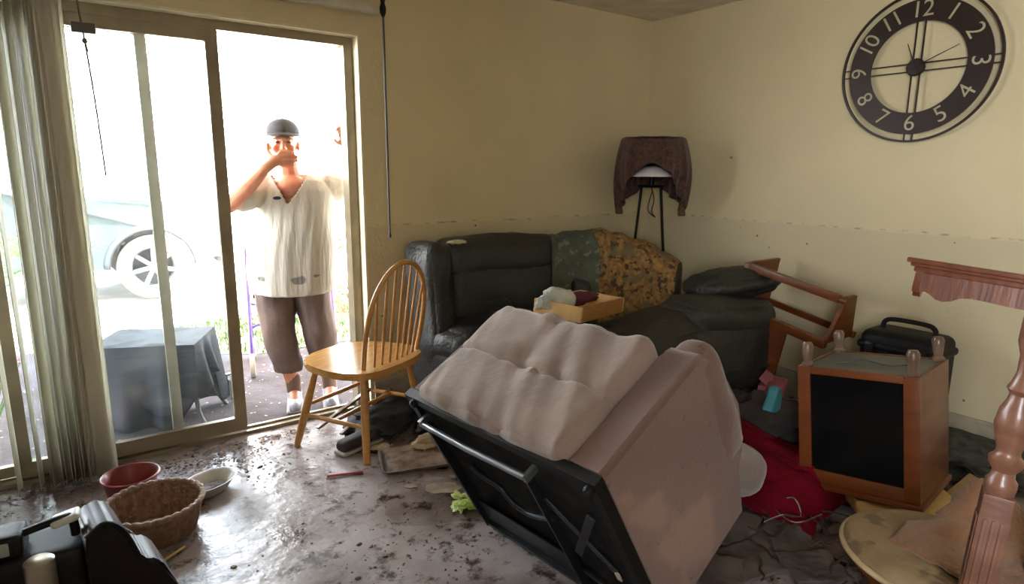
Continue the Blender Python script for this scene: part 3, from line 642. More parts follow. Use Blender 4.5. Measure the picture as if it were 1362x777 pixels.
# ------------------------------------------------------------------ round cream-padded stool with a towel, loose boards
st = thing('round_stool', 'round stool with a soiled cream padded seat below the mahogany table', 'stool', (2.01, .585, 0))
K = T(0, 0, .268) @ Matrix.Rotation(.08, 4, 'Y') @ Matrix.Rotation(.05, 4, 'X')
bm = B(); lathe(bm, [(0, .032), (.12, .034), (.20, .028), (.235, .016), (.245, .0), (.235, -.014), (.22, -.022), (0, -.022)], 56, K, sx=1.15, sy=1.05)
for v in bm.verts: v.co.z += fbm(v.co, 7)*.008
obj('seat_pad', bm, CREAMCL, st)
bm = B(); lathe(bm, [(.246+.009*math.cos(q), -.008+.009*math.sin(q)) for q in [2*PI*k/10 for k in range(11)]], 56, K, sx=1.15, sy=1.05); obj('piping', bm, mat('cream_piping', (.62, .48, .28), .6), st)
bm = B(); lathe(bm, [(.232, -.022), (.232, -.05), (.20, -.055)], 48, K, sx=1.1); obj('seat_frame', bm, CHERRY, st)
for k in range(4):
    a_ = PI/4+k*PI/2; bm = B(); sweep(bm, [(math.cos(a_)*.16, math.sin(a_)*.16, .25), (math.cos(a_)*.20, math.sin(a_)*.20, 0)], [.018, .013], 12); obj('leg', bm, CHERRY, st)
def tow(u, v):
    x = 1.90+.50*u-.06*v; y = .70-.30*v-.08*u
    h = .330+.012*math.sin(u*7+v*3)+fbm((x, y, 1), 9)*.012
    h += .125*math.exp(-((u-.74)/.15)**2)*math.exp(-((v-.12-.2*u)/.26)**2)+.04*math.exp(-((u-.42)/.22)**2)*math.exp(-((v-.2)/.15)**2)
    h -= .02*(1-u)
    if u > .86: h -= (u-.86)*1.4
    return Vector((x+.03*noise.noise(Vector((v*4, u*3, 1))), y+.04*noise.noise(Vector((u*6, 2, v))), h))
tw = obj('tan_towel', grid(B(), tow, 60, 40), TAN, solid=.010)
tag(tw, 'crumpled tan towel heaped on the round cream stool', 'towel')
def board_(name, lab, c, rz, s, m, tilt=(0, 0), group=None):
    bm = B(); box(bm, -s[0]/2, s[0]/2, -s[1]/2, s[1]/2, 0, s[2], bev=min(.003, s[2]*.3)); o = obj(name, bm, m)
    o.location = c; o.rotation_euler = (tilt[0], tilt[1], rz); tag(o, lab, 'board', group); return o
board_('wooden_board', 'pale yellow wooden plank propping up the glass-fronted cabinet', (2.66, .93, .04), -.75, (.40, .26, .05), PINE)
board_('wooden_board', 'short yellow wooden board leaning beside the cabinet', (3.02, .80, .03), -.2, (.20, .16, .018), wood('yellow_wood', (.36, .24, .09), (.27, .17, .06)), (.25, -.35))
board_('cabinet_door', 'orange wooden panel standing behind the turned table leg', (2.58, .40, .0), 1.35, (.30, .02, .34), CHERRY, (.12, 0))
board_('wooden_board', 'long brown strip of wood lying beside the right wall', (3.42, .85, .03), 1.45, (.55, .05, .03), wood('brown_strip', (.22, .12, .05), (.15, .08, .03)))
board_('wooden_block', 'small dark reddish wooden block at the lower edge beneath the stool', (1.60, .545, .26), .9, (.09, .035, .05), MAHOG, (0, -.6))
bpy.data.objects['wooden_block']['category'] = 'block'

# red blanket on the floor beyond the recliner
def redb(u, v):
    x = 2.20+.70*u; y = 1.86-.80*v+.05*math.sin(u*5)
    h = .04+.10*math.exp(-((u-.45)/.3)**2)+.10*math.exp(-((v-.25)/.25)**2)*math.exp(-((u-.35)/.35)**2)
    h *= min(1, 7*min(u, 1-u, v, 1-v)+.12); h += abs(fbm((x*1.3, y, 3), 5))*.04*min(1, 8*min(u, 1-u, v, 1-v)) + .012
    return Vector((x+.05*noise.noise(Vector((v*5, 7, u))), y+.05*noise.noise(Vector((u*5, 3, v))), h))
tag(obj('red_blanket', grid(B(), redb, 70, 70), RED, solid=.008), 'dark red blanket heaped on the floor between recliner and cabinet', 'blanket')
pk = thing('pink_box', 'crushed pink cardboard box on the pile behind the red blanket', 'box', (2.97, 1.72, .0), .3)
bm = B(); cushion(bm, (.09, .06, .15), .01, 8, T(0, 0, .15), wr=.02, ws=9); obj('box_body', bm, mat('pink_card', (.34, .09, .12), .6, c2=(.26, .07, .09)), pk)
bm = B(); prism(bm, [(-.09, 0), (.09, 0), (.10, .07), (-.07, .06)], 0, .003, T(0, .0, .295) @ Matrix.Rotation(.5, 4, 'X')); obj('flap', bm, mat('pink_card_2', (.36, .11, .14), .6), pk)
tl = thing('teal_packet', 'small teal blue packet lying next to the cabinet front', 'packet', (2.78, 1.60, .27), .2)
bm = B(); cushion(bm, (.05, .03, .07), .02, 8, T(0, 0, 0) @ Matrix.Rotation(.6, 4, 'Y'), wr=.01, ws=9); obj('wrapper', bm, mat('teal_plastic', (.05, .24, .28), .4), tl)
heap = obj('dark_clothes', crumple((.30, .30, .14), 21, amp=.5), mat('dark_cloth', (.02, .017, .018), .9, c2=(.05, .035, .03)))
heap.location = (2.85, 1.66, .11); tag(heap, 'heap of dark soaked clothes behind the red blanket', 'clothes')
hp = obj('dark_rags', crumple((.22, .26, .07), 33, amp=.5), mat('dark_rag', (.03, .028, .026), .9, c2=(.07, .08, .07), scale=20)); hp.location = (3.42, .98, .06)
tag(hp, 'dark greenish rags on the floor against the baseboard by the cabinet', 'rags')
hp = obj('mud_heap', crumple((.26, .24, .05), 41, amp=.6), MUD); hp.location = (2.38, .78, .01); tag(hp, 'low dark heap of mud and litter left of the round stool', 'mud', kind='stuff')

# grey soaked papers, twigs, wires
pr = random.Random(11)
ps = [((2.02, 1.33), (.30, .24), .3), ((1.86, 1.13), (.26, .20), -.2), ((2.16, 1.12), (.24, .18), .8), ((2.28, .98), (.20, .15), .1), ((1.72, 1.16), (.22, .2), .5), ((2.02, .96), (.18, .2), 1.0)]
plabs = ['large soaked grey sheet partly under the recliner backrest', 'soaked grey sheet nearest the bottom edge beside the recliner', 'soaked grey sheet next to the red blanket corner', 'small soaked grey sheet before the round stool', 'soaked grey sheet tucked against the recliner side', 'small soaked grey sheet between wires and stool']
for i, ((x, y), (a_, b_), r_) in enumerate(ps):
    def pf(u, v):
        px, py = (u-.5)*a_, (v-.5)*b_; return Vector((px+.02*noise.noise(Vector((v*4, i, 0))), py+.02*noise.noise(Vector((u*4, i, 5))), .010+.004*i+.012*abs(noise.noise(Vector((u*5, v*5, i))))))
    o = obj('soaked_paper', grid(B(), pf, 14, 14), GREYP, solid=.002); o.location = (x, y, 0); o.rotation_euler = (0, 0, r_); tag(o, plabs[i], 'paper', 'soaked papers beside the recliner')
TW = mat('twig', (.05, .03, .02), .7); WIRE = mat('silver_wire', (.5, .5, .48), .25, .9)
for i in range(16):
    x = pr.uniform(1.75, 2.5); y = pr.uniform(.8, 1.4); a_ = pr.uniform(0, PI); l = pr.uniform(.10, .30); pts = []
    for k in range(5): t = k/4-.5; pts.append((math.cos(a_)*l*t+pr.uniform(-.015, .015), math.sin(a_)*l*t+pr.uniform(-.015, .015), .035+pr.uniform(-.006, .02)))
    o = obj('twig', sweep(B(), smoothpath(pts, 4), .0035, 6), TW); o.location = (x, y, 0); tag(o, 'thin dark twig lying among the soaked papers beside the recliner', 'twig', 'twigs among the soaked papers')
o = obj('silver_wire', sweep(B(), smoothpath([(2.10, 1.20, .05), (2.16, 1.16, .08), (2.26, 1.14, .05), (2.30, 1.20, .09), (2.24, 1.24, .05), (2.18, 1.12, .06), (2.34, 1.10, .05)]), .004, 6), WIRE)
tag(o, 'bent shiny silver wire in front of the red blanket', 'wire')
o = obj('wire_piece', sweep(B(), smoothpath([(2.05, 1.50, .03), (2.10, 1.46, .05), (2.18, 1.44, .03)]), .004, 6), WIRE); tag(o, 'short shiny wire at the lower edge of the recliner backrest', 'wire')

# ------------------------------------------------------------------ floor things near the door
bk = thing('wicker_basket', 'oval brown wicker basket on the muddy floor by the blinds', 'basket', (.200, 2.58, 0), -.5)
bm = B(); n = 96; prof = [(.118, .0), (.125, .004), (.14, .05), (.158, .105), (.168, .128)]
def wv(k, z): return 1+.020*(1 if (k % 4) < 2 else -1)+.006*math.sin(z*400+(PI if (k//4) % 2 else 0))
rings = []
zz = [i*.128/30 for i in range(31)]
for z in zz:
    r = .132+.034*(z/.128)**.8; rings.append([bm.verts.new((r*wv(k, z)*math.cos(2*PI*k/n), r*wv(k, z)*math.sin(2*PI*k/n), z+.001)) for k in range(n)])
for a_, b_ in zip(rings, rings[1:]):
    for k in range(n): bm.faces.new((a_[k], a_[(k+1) % n], b_[(k+1) % n], b_[k]))
bm.faces.new(rings[0][::-1]); obj('woven_body', bm, WICKER, bk, solid=.006)
bm = B(); sweep(bm, [(.170*math.cos(2*PI*k/128), .170*math.sin(2*PI*k/128), .129+.002*math.sin(k*PI/2)) for k in range(129)], [.0105+.0015*math.sin(k*PI*.5) for k in range(129)], 10); obj('braided_rim', bm, mat('pale_wicker', (.42, .28, .19), .5, c2=(.28, .17, .11), scale=60, bump=.6), bk)
o = obj('crumpled_wrapper', crumple((.03, .02, .012), 8), mat('foil', (.6, .62, .6), .25, .5)); o.location = (.17, 2.58, .022); tag(o, 'small pale crumpled wrapper inside the wicker basket', 'wrapper')
rb = thing('red_bowl', 'red plastic bowl on the floor against the blinds', 'bowl', (.150, 2.86, 0))
bm = B(); lathe(bm, [(0, .004), (.07, .002), (.078, .006), (.100, .13), (.107, .138), (.103, .142), (.095, .134), (.074, .012), (0, .010)], 48); obj('bowl_body', bm, REDP, rb, weld=True)
bm = B(); lathe(bm, [(.105+.005*math.cos(q), .138+.005*math.sin(q)) for q in [2*PI*k/8 for k in range(9)]], 48); obj('rim', bm, REDP, rb)
wd = thing('white_dish', 'white oval dish on the floor behind the wicker basket', 'dish', (.430, 2.80, 0), .5); wd.scale = (.84, .84, .9)
bm = B(); lathe(bm, [(0, .004), (.09, .003), (.10, .008), (.135, .05), (.150, .058), (.152, .063), (.146, .063), (.130, .055), (.094, .014), (0, .010)], 48, sx=1.0, sy=.72); obj('dish_body', bm, WHITE, wd, weld=True)
o = obj('dish_mud', crumple((.07, .04, .010), 13), MUD, wd); o.location = (.02, 0, .018)
def stick(name, lab, cat, p, q, r, m):
    o = obj(name, sweep(B(), [Vector(p), Vector(q)], r, 8), m); tag(o, lab, cat); return o
stick('pale_stick', 'thin pale stick on the floor in front of the wicker basket', 'stick', (.12, 2.30, .008), (.27, 2.40, .008), .005, PINE)
pn = thing('red_marker', 'red pen lying on the floor in front of the wooden chair', 'pen', (.96, 2.60, .007), -.35)
obj('barrel', sweep(B(), [(-.075, 0, 0), (.04, 0, 0)], .0055, 10), mat('pen_red', (.5, .07, .07), .3), pn); obj('cap', sweep(B(), [(.04, 0, 0), (.085, 0, 0)], .0065, 10), mat('pen_cap', (.42, .05, .06), .3), pn)

# sheet pan with muddy contents
pan = thing('baking_tray', 'dented metal baking tray with muddy contents in front of the chair', 'tray')
A = Vector((1.193, 2.698, 0)); pa = (Vector((1.53, 2.60, 0))-A).normalized(); K = Matrix(((.97, .22, 0, 1.32), (-.22, .97, 0, 2.535), (0, 0, 1, .004), (0, 0, 0, 1))); pan.matrix_world = K @ RZ(-.12) @ Matrix.Rotation(-.03, 4, 'Y')
def panf(s, z, r): 
    pts = []; hx, hy = .185+s, .125+s
    for cx, cy, a0 in ((hx-r, hy-r, 0), (-hx+r, hy-r, 90), (-hx+r, -hy+r, 180), (hx-r, -hy+r, 270)):
        for k in range(6): a_ = math.radians(a0+k*18); pts.append((cx+r*math.cos(a_), cy+r*math.sin(a_), z))
    return pts
bm = B(); L2 = [panf(-.012, 0, .02), panf(.0, .022, .025), panf(.009, .024, .03), panf(.010, .020, .03)]
rr = [[bm.verts.new(p) for p in q] for q in L2]
for a_, b_ in zip(rr, rr[1:]):
    for k in range(24): bm.faces.new((a_[k], a_[(k+1) % 24], b_[(k+1) % 24], b_[k]))
bm.faces.new(rr[0][::-1]); obj('pan_body', bm, mat('old_tin', (.42, .40, .36), .35, .7, c2=(.30, .24, .19), scale=12), pan, solid=.002)
bm = B(); grid(bm, lambda u, v: Vector(((u-.5)*.32, (v-.5)*.21, .006+.012*max(0, fbm((u*3, v*3, 3), 1.5)))), 24, 18); obj('muddy_residue', bm, mat('residue', (.36, .26, .19), .5, c2=(.16, .10, .07), scale=16, bump=.4), pan)
for i, (x, y, s, l) in enumerate(((1.44, 2.64, (.09, .06, .028), 'creamy crumpled cloth lying on the far side of the baking tray'), (1.215, 2.755, (.07, .03, .014), 'small tan and white scrap at the left corner of the baking tray'))):
    o = obj('cream_rag', crumple(s, 14+i, amp=.45), mat('cream_rag', (.58, .49, .34), .9, c2=(.4, .28, .18), scale=14)); o.location = (x, y, .035 if i == 0 else .012); tag(o, l, 'rag')
for i, (x, y, r_, l) in enumerate(((1.27, 2.23, .085, 'torn cream paper scrap on the floor below the baking tray'), (1.16, 2.33, .03, 'tiny tan crumb of paper just below the baking tray corner'), (1.36, 2.30, .02, 'tiny white scrap right of the torn cream paper'))):
    pts = [(math.cos(k*PI/6)*r_*(1+.45*noise.noise(Vector((k*1.7, i*5, 0)))), math.sin(k*PI/6)*r_*.55*(1+.45*noise.noise(Vector((k*2.3, i, 4))))) for k in range(12)]
    o = obj('paper_scrap', prism(B(), pts, .001, .005), PAPER, smooth=False); o.location = (x, y, 0); o.rotation_euler = (0, 0, -.6); tag(o, l, 'paper')
lt = thing('green_leaf_bag', 'clear bag of bright green lettuce on the floor beside the recliner', 'bag', (1.262, 2.04, .0))
LG = mat('lettuce_green', (.36, .52, .06), .4, c2=(.62, .70, .30), scale=14)
for i in range(7):
    a_ = i*.9; o = obj('leaf', crumple((.030, .022, .014), 70+i*3, amp=.75), LG, lt); o.location = (math.cos(a_)*.030*(i > 0), math.sin(a_)*.026*(i > 0), .014+.012*(i % 3)+.01*(i == 0)); o.rotation_euler = (.3*math.sin(i), .5*math.cos(i*2), i)
# black bag and slatted pieces beneath the chair
bg_ = thing('black_bag', 'limp black fabric bag on the floor under the wooden chair', 'bag', (1.36, 3.0, 0), .35)
bm = crumple((.24, .16, .075), 17, amp=.35); 
for v in bm.verts: v.co.z = max(v.co.z+.06, .002)
obj('bag_body', bm, mat('black_canvas', (.012, .013, .014), .75, c2=(.03, .03, .03)), bg_)
obj('strap', sweep(B(), smoothpath([(-.2, -.1, .05), (-.3, -.16, .02), (-.22, -.2, .012), (-.08, -.17, .05), (.05, -.14, .10)]), .010, 8, flat=.4), mat('strap_black', (.02, .02, .02), .6), bg_)
sh = thing('dark_sneaker', 'dark shoe with pale sole edge lying by the chair front leg', 'shoe', (1.13, 2.84, 0), 1.9)
bm = B(); cushion(bm, (.045, .12, .03), .028, 12, T(0, 0, .045), shape=lambda P, p: Vector((P.x*(1-.15*p[1]), P.y, P.z+(.02*max(0, -p[1]) if p[2] > 0 else 0)))); obj('upper', bm, mat('shoe_dark', (.05, .045, .045), .7), sh)
bm = B(); cushion(bm, (.048, .125, .010), .009, 12, T(0, 0, .012), shape=lambda P, p: Vector((P.x*(1-.15*p[1]), P.y, P.z))); obj('sole', bm, mat('shoe_sole', (.45, .44, .42), .6), sh)
for i, (p, q, lab) in enumerate((((1.0, 3.06, .06), (1.34, 3.17, .17), 'brown wooden stick crossing under the chair, the upper of two'), ((1.08, 2.94, .05), (1.43, 3.08, .18), 'brown wooden stick crossing under the chair, the lower of two'))):
    bm = B(); P = Vector(p); Q = Vector(q); d = Q-P; K = Matrix.Translation(P) @ Vector((1, 0, 0)).rotation_difference(d).to_matrix().to_4x4(); box(bm, 0, d.length, -.012, .012, -.007, .007, K, bev=.002)
    tag(obj('wooden_stick', bm, wood('slat_brown', (.20, .10, .05), (.12, .06, .03))), lab, 'stick')
o = obj('dark_cloth_pile', crumple((.16, .12, .05), 51, amp=.5), mat('blackish_cloth', (.02, .022, .025), .8)); o.location = (1.62, 2.78, .04); tag(o, 'dark cloth pile between the chair and the recliner', 'cloth')

# mud clods over the floor
bm = B(); mr_ = random.Random(5)
for k in range(500):
    c_ = mr_.choice(((.75, 2.9, .6, .25), (1.3, 1.9, .5, .5), (.9, 2.2, .7, .6), (2.2, 1.0, .5, .4), (.4, 3.1, .4, .12), (.9, 1.9, .4, .3)))
    x = mr_.gauss(c_[0], c_[2]*.5); y = mr_.gauss(c_[1], c_[3]*.5)
    if not (-1.2 < x < 3.5 and .2 < y < 3.22) or (x > .98 and x < 1.5 and y > 2.35 and y < 2.75): continue
    s = mr_.uniform(.0015, .0045)+.006*mr_.random()**6; K = T(x, y, s*.25) @ RZ(mr_.uniform(0, 6)) @ Matrix.Diagonal((s*mr_.uniform(.8, 2), s, s*.5, 1))
    bmesh.ops.create_icosphere(bm, subdivisions=1, radius=1, matrix=K)
tag(obj('mud_clods', bm, MUD), 'small clods of dark mud scattered over the vinyl floor', 'mud', kind='stuff')

bm = B()
for k in range(1500):
    x = mr_.uniform(-1.0, 1.0); y = 3.24-abs(mr_.gauss(0, .16)); 
    if x > .75: y = 3.24-abs(mr_.gauss(0, .05))
    s_ = mr_.uniform(.004, .014); a_ = mr_.uniform(0, 6); z = .003+mr_.random()*.010
    v = [bm.verts.new((x+math.cos(a_+q)*s_*f, y+math.sin(a_+q)*s_*f, z+mr_.uniform(-.002, .004))) for q, f in ((0, 1), (1.6, .5), (3.14, 1), (4.7, .6))]; bm.faces.new(v)
tag(obj('leaf_debris', bm, mat('brown_leaf_debris', (.26, .17, .11), .8, c2=(.08, .045, .03), scale=50), smooth=False), 'brown leaf bits and mud crumbs along the inside of the door track', 'debris', kind='stuff')

# black appliance and glossy black cushion at the lower left
ap = thing('black_appliance', 'black plastic appliance with a handle and a silver canister at lower left', 'appliance', (-.155, 2.10, 0), -.12); ap.scale = (1, 1, .93)
bm = B(); cushion(bm, (.14, .09, .175), .02, 10, T(0, 0, .185)); obj('housing', bm, BLK, ap)
bm = B(); sweep(bm, smoothpath([(-.02, -.03, .355), (-.02, -.03, .40), (.0, -.03, .415), (.09, -.03, .435), (.115, -.03, .43), (.12, -.03, .375)]), .012, 10); obj('handle', bm, BLK, ap)
bm = B(); cushion(bm, (.045, .05, .035), .012, 8, T(-.04, -.02, .395)); obj('display_housing', bm, BLK, ap)
obj('display_window', box(B(), -.065, -.025, -.073, -.068, .375, .415, bev=.002), mat('grey_window', (.30, .33, .30), .3), ap)
bm = B(); lathe(bm, [(0, .16), (.034, .16), (.036, .165), (.036, .355), (.030, .36), (0, .36)], 28, T(.04, -.10, 0), ); obj('canister', bm, mat('brushed_tin', (.55, .50, .40), .35, .75, c2=(.42, .36, .27), scale=4), ap)
bm = B(); cushion(bm, (.035, .03, .012), .010, 8, T(.10, -.02, .43) @ Matrix.Rotation(-.25, 4, 'Y')); obj('spout_lid', bm, mat('pale_plastic', (.6, .6, .52), .4), ap)
lc = thing('glossy_black_seat', 'glossy black moulded plastic seat shell standing at the lower left', 'seat', (.07, 2.10, 0), .1)
poly = [(-.10, 0), (-.105, .30), (-.10, .37), (-.07, .395), (-.035, .395), (-.012, .36), (.015, .28), (.028, .243), (.05, .243), (.08, .215), (.12, .11), (.15, .0)]
bm = B(); prism(bm, poly, -.12, .06, Matrix(((1, 0, 0, 0), (0, 0, 1, 0), (0, 1, 0, 0), (0, 0, 0, 1)))); bmesh.ops.bevel(bm, geom=list(bm.edges), offset=.010, segments=3, affect='EDGES'); obj('seat_shell', bm, mat('glossy_black', (.006, .004, .004), .4, c2=(.009, .005, .005), rough2=.5, spec=.25), lc, ang=50)
bm = B(); sweep(bm, smoothpath([(-.10, -.122, .37), (-.055, -.124, .398), (-.012, -.122, .36), (.02, -.122, .265)]), .007, 8); obj('edge_trim', bm, BLK, lc)
o = obj('green_scraps', crumple((.07, .04, .02), 61, amp=.7), mat('green_scrap', (.16, .22, .10), .8, c2=(.05, .05, .03), scale=30)); o.location = (-.03, 1.93, .17); 
tag(o, 'muddy greenish leaf scraps lodged at the bottom of the black appliance', 'scraps')
bx = thing('storage_crate', 'low dark crate beneath the greenish scraps at lower left', 'crate', (-.03, 1.93, 0)); bm = B(); cushion(bm, (.13, .055, .077), .01, 6, T(0, 0, .078)); obj('crate_body', bm, BLK, bx)

# ------------------------------------------------------------------ vertical blinds, rail, wand, hanging pull
rail = thing('blind_rail', 'white vertical-blind rail above the sliding door', 'curtain rail', (0, YD-.07, 2.19))
bm = B(); box(bm, -1.5, 1.47, -.02, .02, -.018, .022, bev=.003); box(bm, -1.5, 1.47, -.012, -.004, -.022, -.018); obj('track', bm, mat('white_rail', (.6, .58, .5), .4), rail)
for x in (-1.0, 0, 1.0): obj('bracket', box(B(), x-.015, x+.015, .02, .07, -.01, .03), mat('bracket_grey', (.3, .3, .3), .4), rail)
bl_r = random.Random(4)
xs = [(-.50, 1.45), (-.395, 1.50), (-.305, 1.52), (-.225, 1.50), (-.150, 1.50), (-.110, 1.30), (-.088, 1.05), (-.066, 1.25), (-.048, 1.1), (-.030, 1.3), (-.012, 1.0), (.006, 1.2), (.022, .9), (.038, 1.15), (.052, .6), (.068, .45), (.085, .35)]
proto = None
for i, (x, an) in enumerate(xs):
    if proto is None:
        r_ = thing('vertical_blind', 'cream vertical blind slat hanging in the bunched stack beside the door', 'blind slat', (x, YD-.07, 0), 0, 'vertical blind slats bunched at the sliding door')
        bm = B(); grid(bm, lambda u, v: Vector(((u-.5)*.088, .009*(1-(2*u-1)**2), .03+2.115*v)), 8, 6); obj('vane', bm, BLIND, r_, solid=.0012)
        obj('hanger_clip', box(B(), -.008, .008, -.003, .012, 2.13, 2.172), mat('clip', (.6, .6, .55), .4), r_); proto = r_
    else:
        r_ = proto.copy(); COL.objects.link(r_)
        for ch_ in list(proto.children):
            c = ch_.copy(); COL.objects.link(c); c.parent = r_
    r_.location = (x, YD-.07, 0); r_.rotation_euler = (bl_r.uniform(-.006, .006), bl_r.uniform(-.004, .004), an+bl_r.uniform(-.08, .08))
    if x < -.13: r_['label'] = 'cream vertical blind slat hanging apart with daylight on both sides, left of the stack'; r_['group'] = 'separate blind slats at the left edge'
wa = thing('blind_wand', 'long dark blind wand hanging on the wall right of the door', 'wand', (1.503, YD-.075, 1.02))
bm = B(); sweep(bm, [(0, 0, 0), (0, 0, 1.17)], .006, 10); obj('rod', bm, mat('dark_wand', (.07, .08, .09), .35), wa)
bm = B(); lathe(bm, [(0, -.008), (.008, -.004), (.009, .01), (.006, .02)], 12); obj('tip', bm, mat('dark_wand_2', (.05, .055, .06), .35), wa)
bm = B(); lathe(bm, [(.006, 1.14), (.015, 1.16), (.017, 1.185), (.010, 1.21), (.014, 1.225), (.0, 1.24)], 14); obj('finial', bm, BLACKM, wa)
pl = thing('hanging_pull', 'small dark box with a looped cord hanging in front of the door glass', 'cord pull', (.19, YD-.03, 1.35))
bm = B(); box(bm, -.042, .042, -.012, .012, .575, .615, bev=.003); obj('box', bm, mat('grey_box', (.10, .095, .085), .5), pl)
bm = B(); sweep(bm, smoothpath([(-.02, 0, .85), (-.005, 0, .62), (.0, 0, .55), (.012, -.004, .3), (.02, 0, .0)]), .0035, 6); obj('cord', bm, mat('cord_grey', (.14, .12, .09), .8), pl)
bm = B(); sweep(bm, smoothpath([(0, 0, .55), (.02, 0, .53), (.035, 0, .50), (.03, 0, .475), (.012, 0, .49), (.004, 0, .53), (0, 0, .55)]), .0022, 6); ellipsoid(bm, (.0, 0, .545), (.01, .008, .012), n=10); obj('loop', bm, mat('cord_grey_2', (.14, .12, .09), .8), pl)

# ------------------------------------------------------------------ the person in the doorway
PM = T(1.17, 3.70, -.05) @ RZ(math.radians(-17.5))
per = thing('person', 'person in a white v-neck shirt and grey cap, one hand over the mouth', 'person', (1.17, 3.70, -.05), math.radians(-17.5))
def remesh(bm, name, m, parent, vox, smooth=6, post=None, fac=.5):
    me = bpy.data.meshes.new(name); bmesh.ops.recalc_face_normals(bm, faces=bm.faces); bm.to_mesh(me); bm.free(); o = bpy.data.objects.new(name, me); COL.objects.link(o)
    r = o.modifiers.new('r', 'REMESH'); r.mode = 'VOXEL'; r.voxel_size = vox; r.use_smooth_shade = True
    if smooth: s = o.modifiers.new('s', 'SMOOTH'); s.factor = fac; s.iterations = smooth
    dg = bpy.context.evaluated_depsgraph_get(); dg.update(); me2 = bpy.data.meshes.new_from_object(o.evaluated_get(dg)); o.modifiers.clear(); o.data = me2; me2.name = name
    b2 = bmesh.new(); b2.from_mesh(me2)
    if post: post(b2)
    for f in b2.faces: f.smooth = True
    b2.to_mesh(me2); b2.free(); me2.materials.clear(); me2.materials.append(m); o.parent = parent; return o
HC = Vector((-.145, -.03, 1.575))     # head centre
bm = B()
# torso and neck core
ellipsoid(bm, (-.07, .01, 1.14), (.215, .15, .27)); ellipsoid(bm, (-.08, .0, 1.29), (.20, .115, .11)); ellipsoid(bm, (-.07, .0, .93), (.21, .16, .17))
capsule(bm, (-.115, .005, 1.33), (-.135, -.015, 1.49), .068, .058)
ellipsoid(bm, (-.115, -.055, 1.315), (.10, .07, .085))
# skull and face
hr = Matrix.Rotation(.14, 3, 'X')
ellipsoid(bm, HC+Vector((0, .02, .025)), (.077, .098, .105), n=24); ellipsoid(bm, HC+Vector((0, -.028, -.045)), (.062, .068, .085), n=20)
ellipsoid(bm, HC+Vector((0, -.066, -.108)), (.028, .024, .022)); ellipsoid(bm, HC+Vector((0, -.078, .022)), (.052, .020, .012))
capsule(bm, HC+Vector((0, -.090, .008)), HC+Vector((0, -.112, -.030)), .0085, .014); 
for s in (-1, 1):
    ellipsoid(bm, HC+Vector((s*.011, -.104, -.032)), (.009, .010, .008)); ellipsoid(bm, HC+Vector((s*.040, -.074, -.030)), (.022, .018, .020))
    ellipsoid(bm, HC+Vector((s*.079, .012, -.012)), (.010, .022, .032)); ellipsoid(bm, HC+Vector((s*.030, -.084, .000)), (.014, .010, .0075))
ellipsoid(bm, HC+Vector((0, -.091, -.062)), (.026, .010, .007)); ellipsoid(bm, HC+Vector((0, -.090, -.074)), (.023, .010, .008))
# arm covering the mouth (left in the picture)
EL = Vector((-.415, -.20, 1.245)); WR = Vector((-.250, -.205, 1.425))
capsule(bm, (-.255, .01, 1.33), EL, .062, .046); capsule(bm, EL, EL.lerp(WR, .45), .047, .043); capsule(bm, EL.lerp(WR, .4), WR, .044, .028)
PC = Vector((-.190, -.182, 1.478))
capsule(bm, WR, PC, .027, .030, fl=.75, ax=(0, 1, 0))
kn = [Vector((-.160, -.170, 1.522)), Vector((-.151, -.177, 1.500)), Vector((-.149, -.180, 1.478)), Vector((-.155, -.179, 1.457))]
for k in kn: capsule(bm, PC, k, .015, .0125)
for k, l in zip(kn, (.068, .078, .074, .058)):
    d1 = Vector((.96, .12, .04)).normalized(); p1 = k+d1*l*.48; p2 = p1+Vector((.90, .30, .02)).normalized()*l*.32; p3 = p2+Vector((.85, .45, -.1)).normalized()*l*.22
    capsule(bm, k, p1, .0105, .0098, 10); capsule(bm, p1, p2, .0098, .0090, 10); capsule(bm, p2, p3, .0090, .0080, 10)
tb0 = Vector((-.210, -.165, 1.500)); tb1 = Vector((-.226, -.140, 1.530)); tb2 = Vector((-.226, -.125, 1.565))
capsule(bm, PC, tb0, .017, .0145); capsule(bm, tb0, tb1, .0135, .012); capsule(bm, tb1, tb2, .0115, .0095)
# arm reaching up to the door frame (right in the picture)
E2 = Vector((.415, .02, 1.30)); W2 = Vector((.285, -.080, 1.535))
capsule(bm, (.13, .01, 1.335), E2, .064, .046); capsule(bm, E2, E2.lerp(W2, .45), .047, .042); capsule(bm, E2.lerp(W2, .4), W2, .042, .027)
P2 = Vector((.245, -.118, 1.592)); capsule(bm, W2, P2, .026, .031, fl=.75, ax=(0, 1, 0))
for i, (dx, dz) in enumerate(((-.022, .03), (-.008, .042), (.008, .042), (.022, .034))):
    k = P2+Vector((dx, -.012, dz)); capsule(bm, P2, k, .014, .012)
    p1 = k+Vector((-.012, -.022, .026)); p2 = p1+Vector((-.012, -.022, .004)); p3 = p2+Vector((-.006, -.014, -.008))
    capsule(bm, k, p1, .0102, .0095, 10); capsule(bm, p1, p2, .0095, .0088, 10); capsule(bm, p2, p3, .0088, .008, 10)
tb = P2+Vector((-.030, -.006, -.012)); capsule(bm, P2, tb, .016, .014); capsule(bm, tb, tb+Vector((-.022, -.018, .006)), .0125, .011); capsule(bm, tb+Vector((-.022, -.018, .006)), tb+Vector((-.036, -.034, .018)), .011, .009)
# legs
def legpts(s): return ((-.165, .0, .86), (-.155, -.02, .50), (-.085, .02, .10)) if s < 0 else ((.03, .0, .86), (.075, -.01, .50), (.125, .03, .10))
for s in (-1, 1):
    h, k, a_ = [Vector(p) for p in legpts(s)]; capsule(bm, h, k, .095, .062); capsule(bm, k, k.lerp(a_, .35), .060, .056); capsule(bm, k.lerp(a_, .3), a_, .056, .034); capsule(bm, a_, a_+Vector((0, -.08, -.045)), .032, .03)
body = remesh(bm, 'body', SKIN, per, .0055, 3)
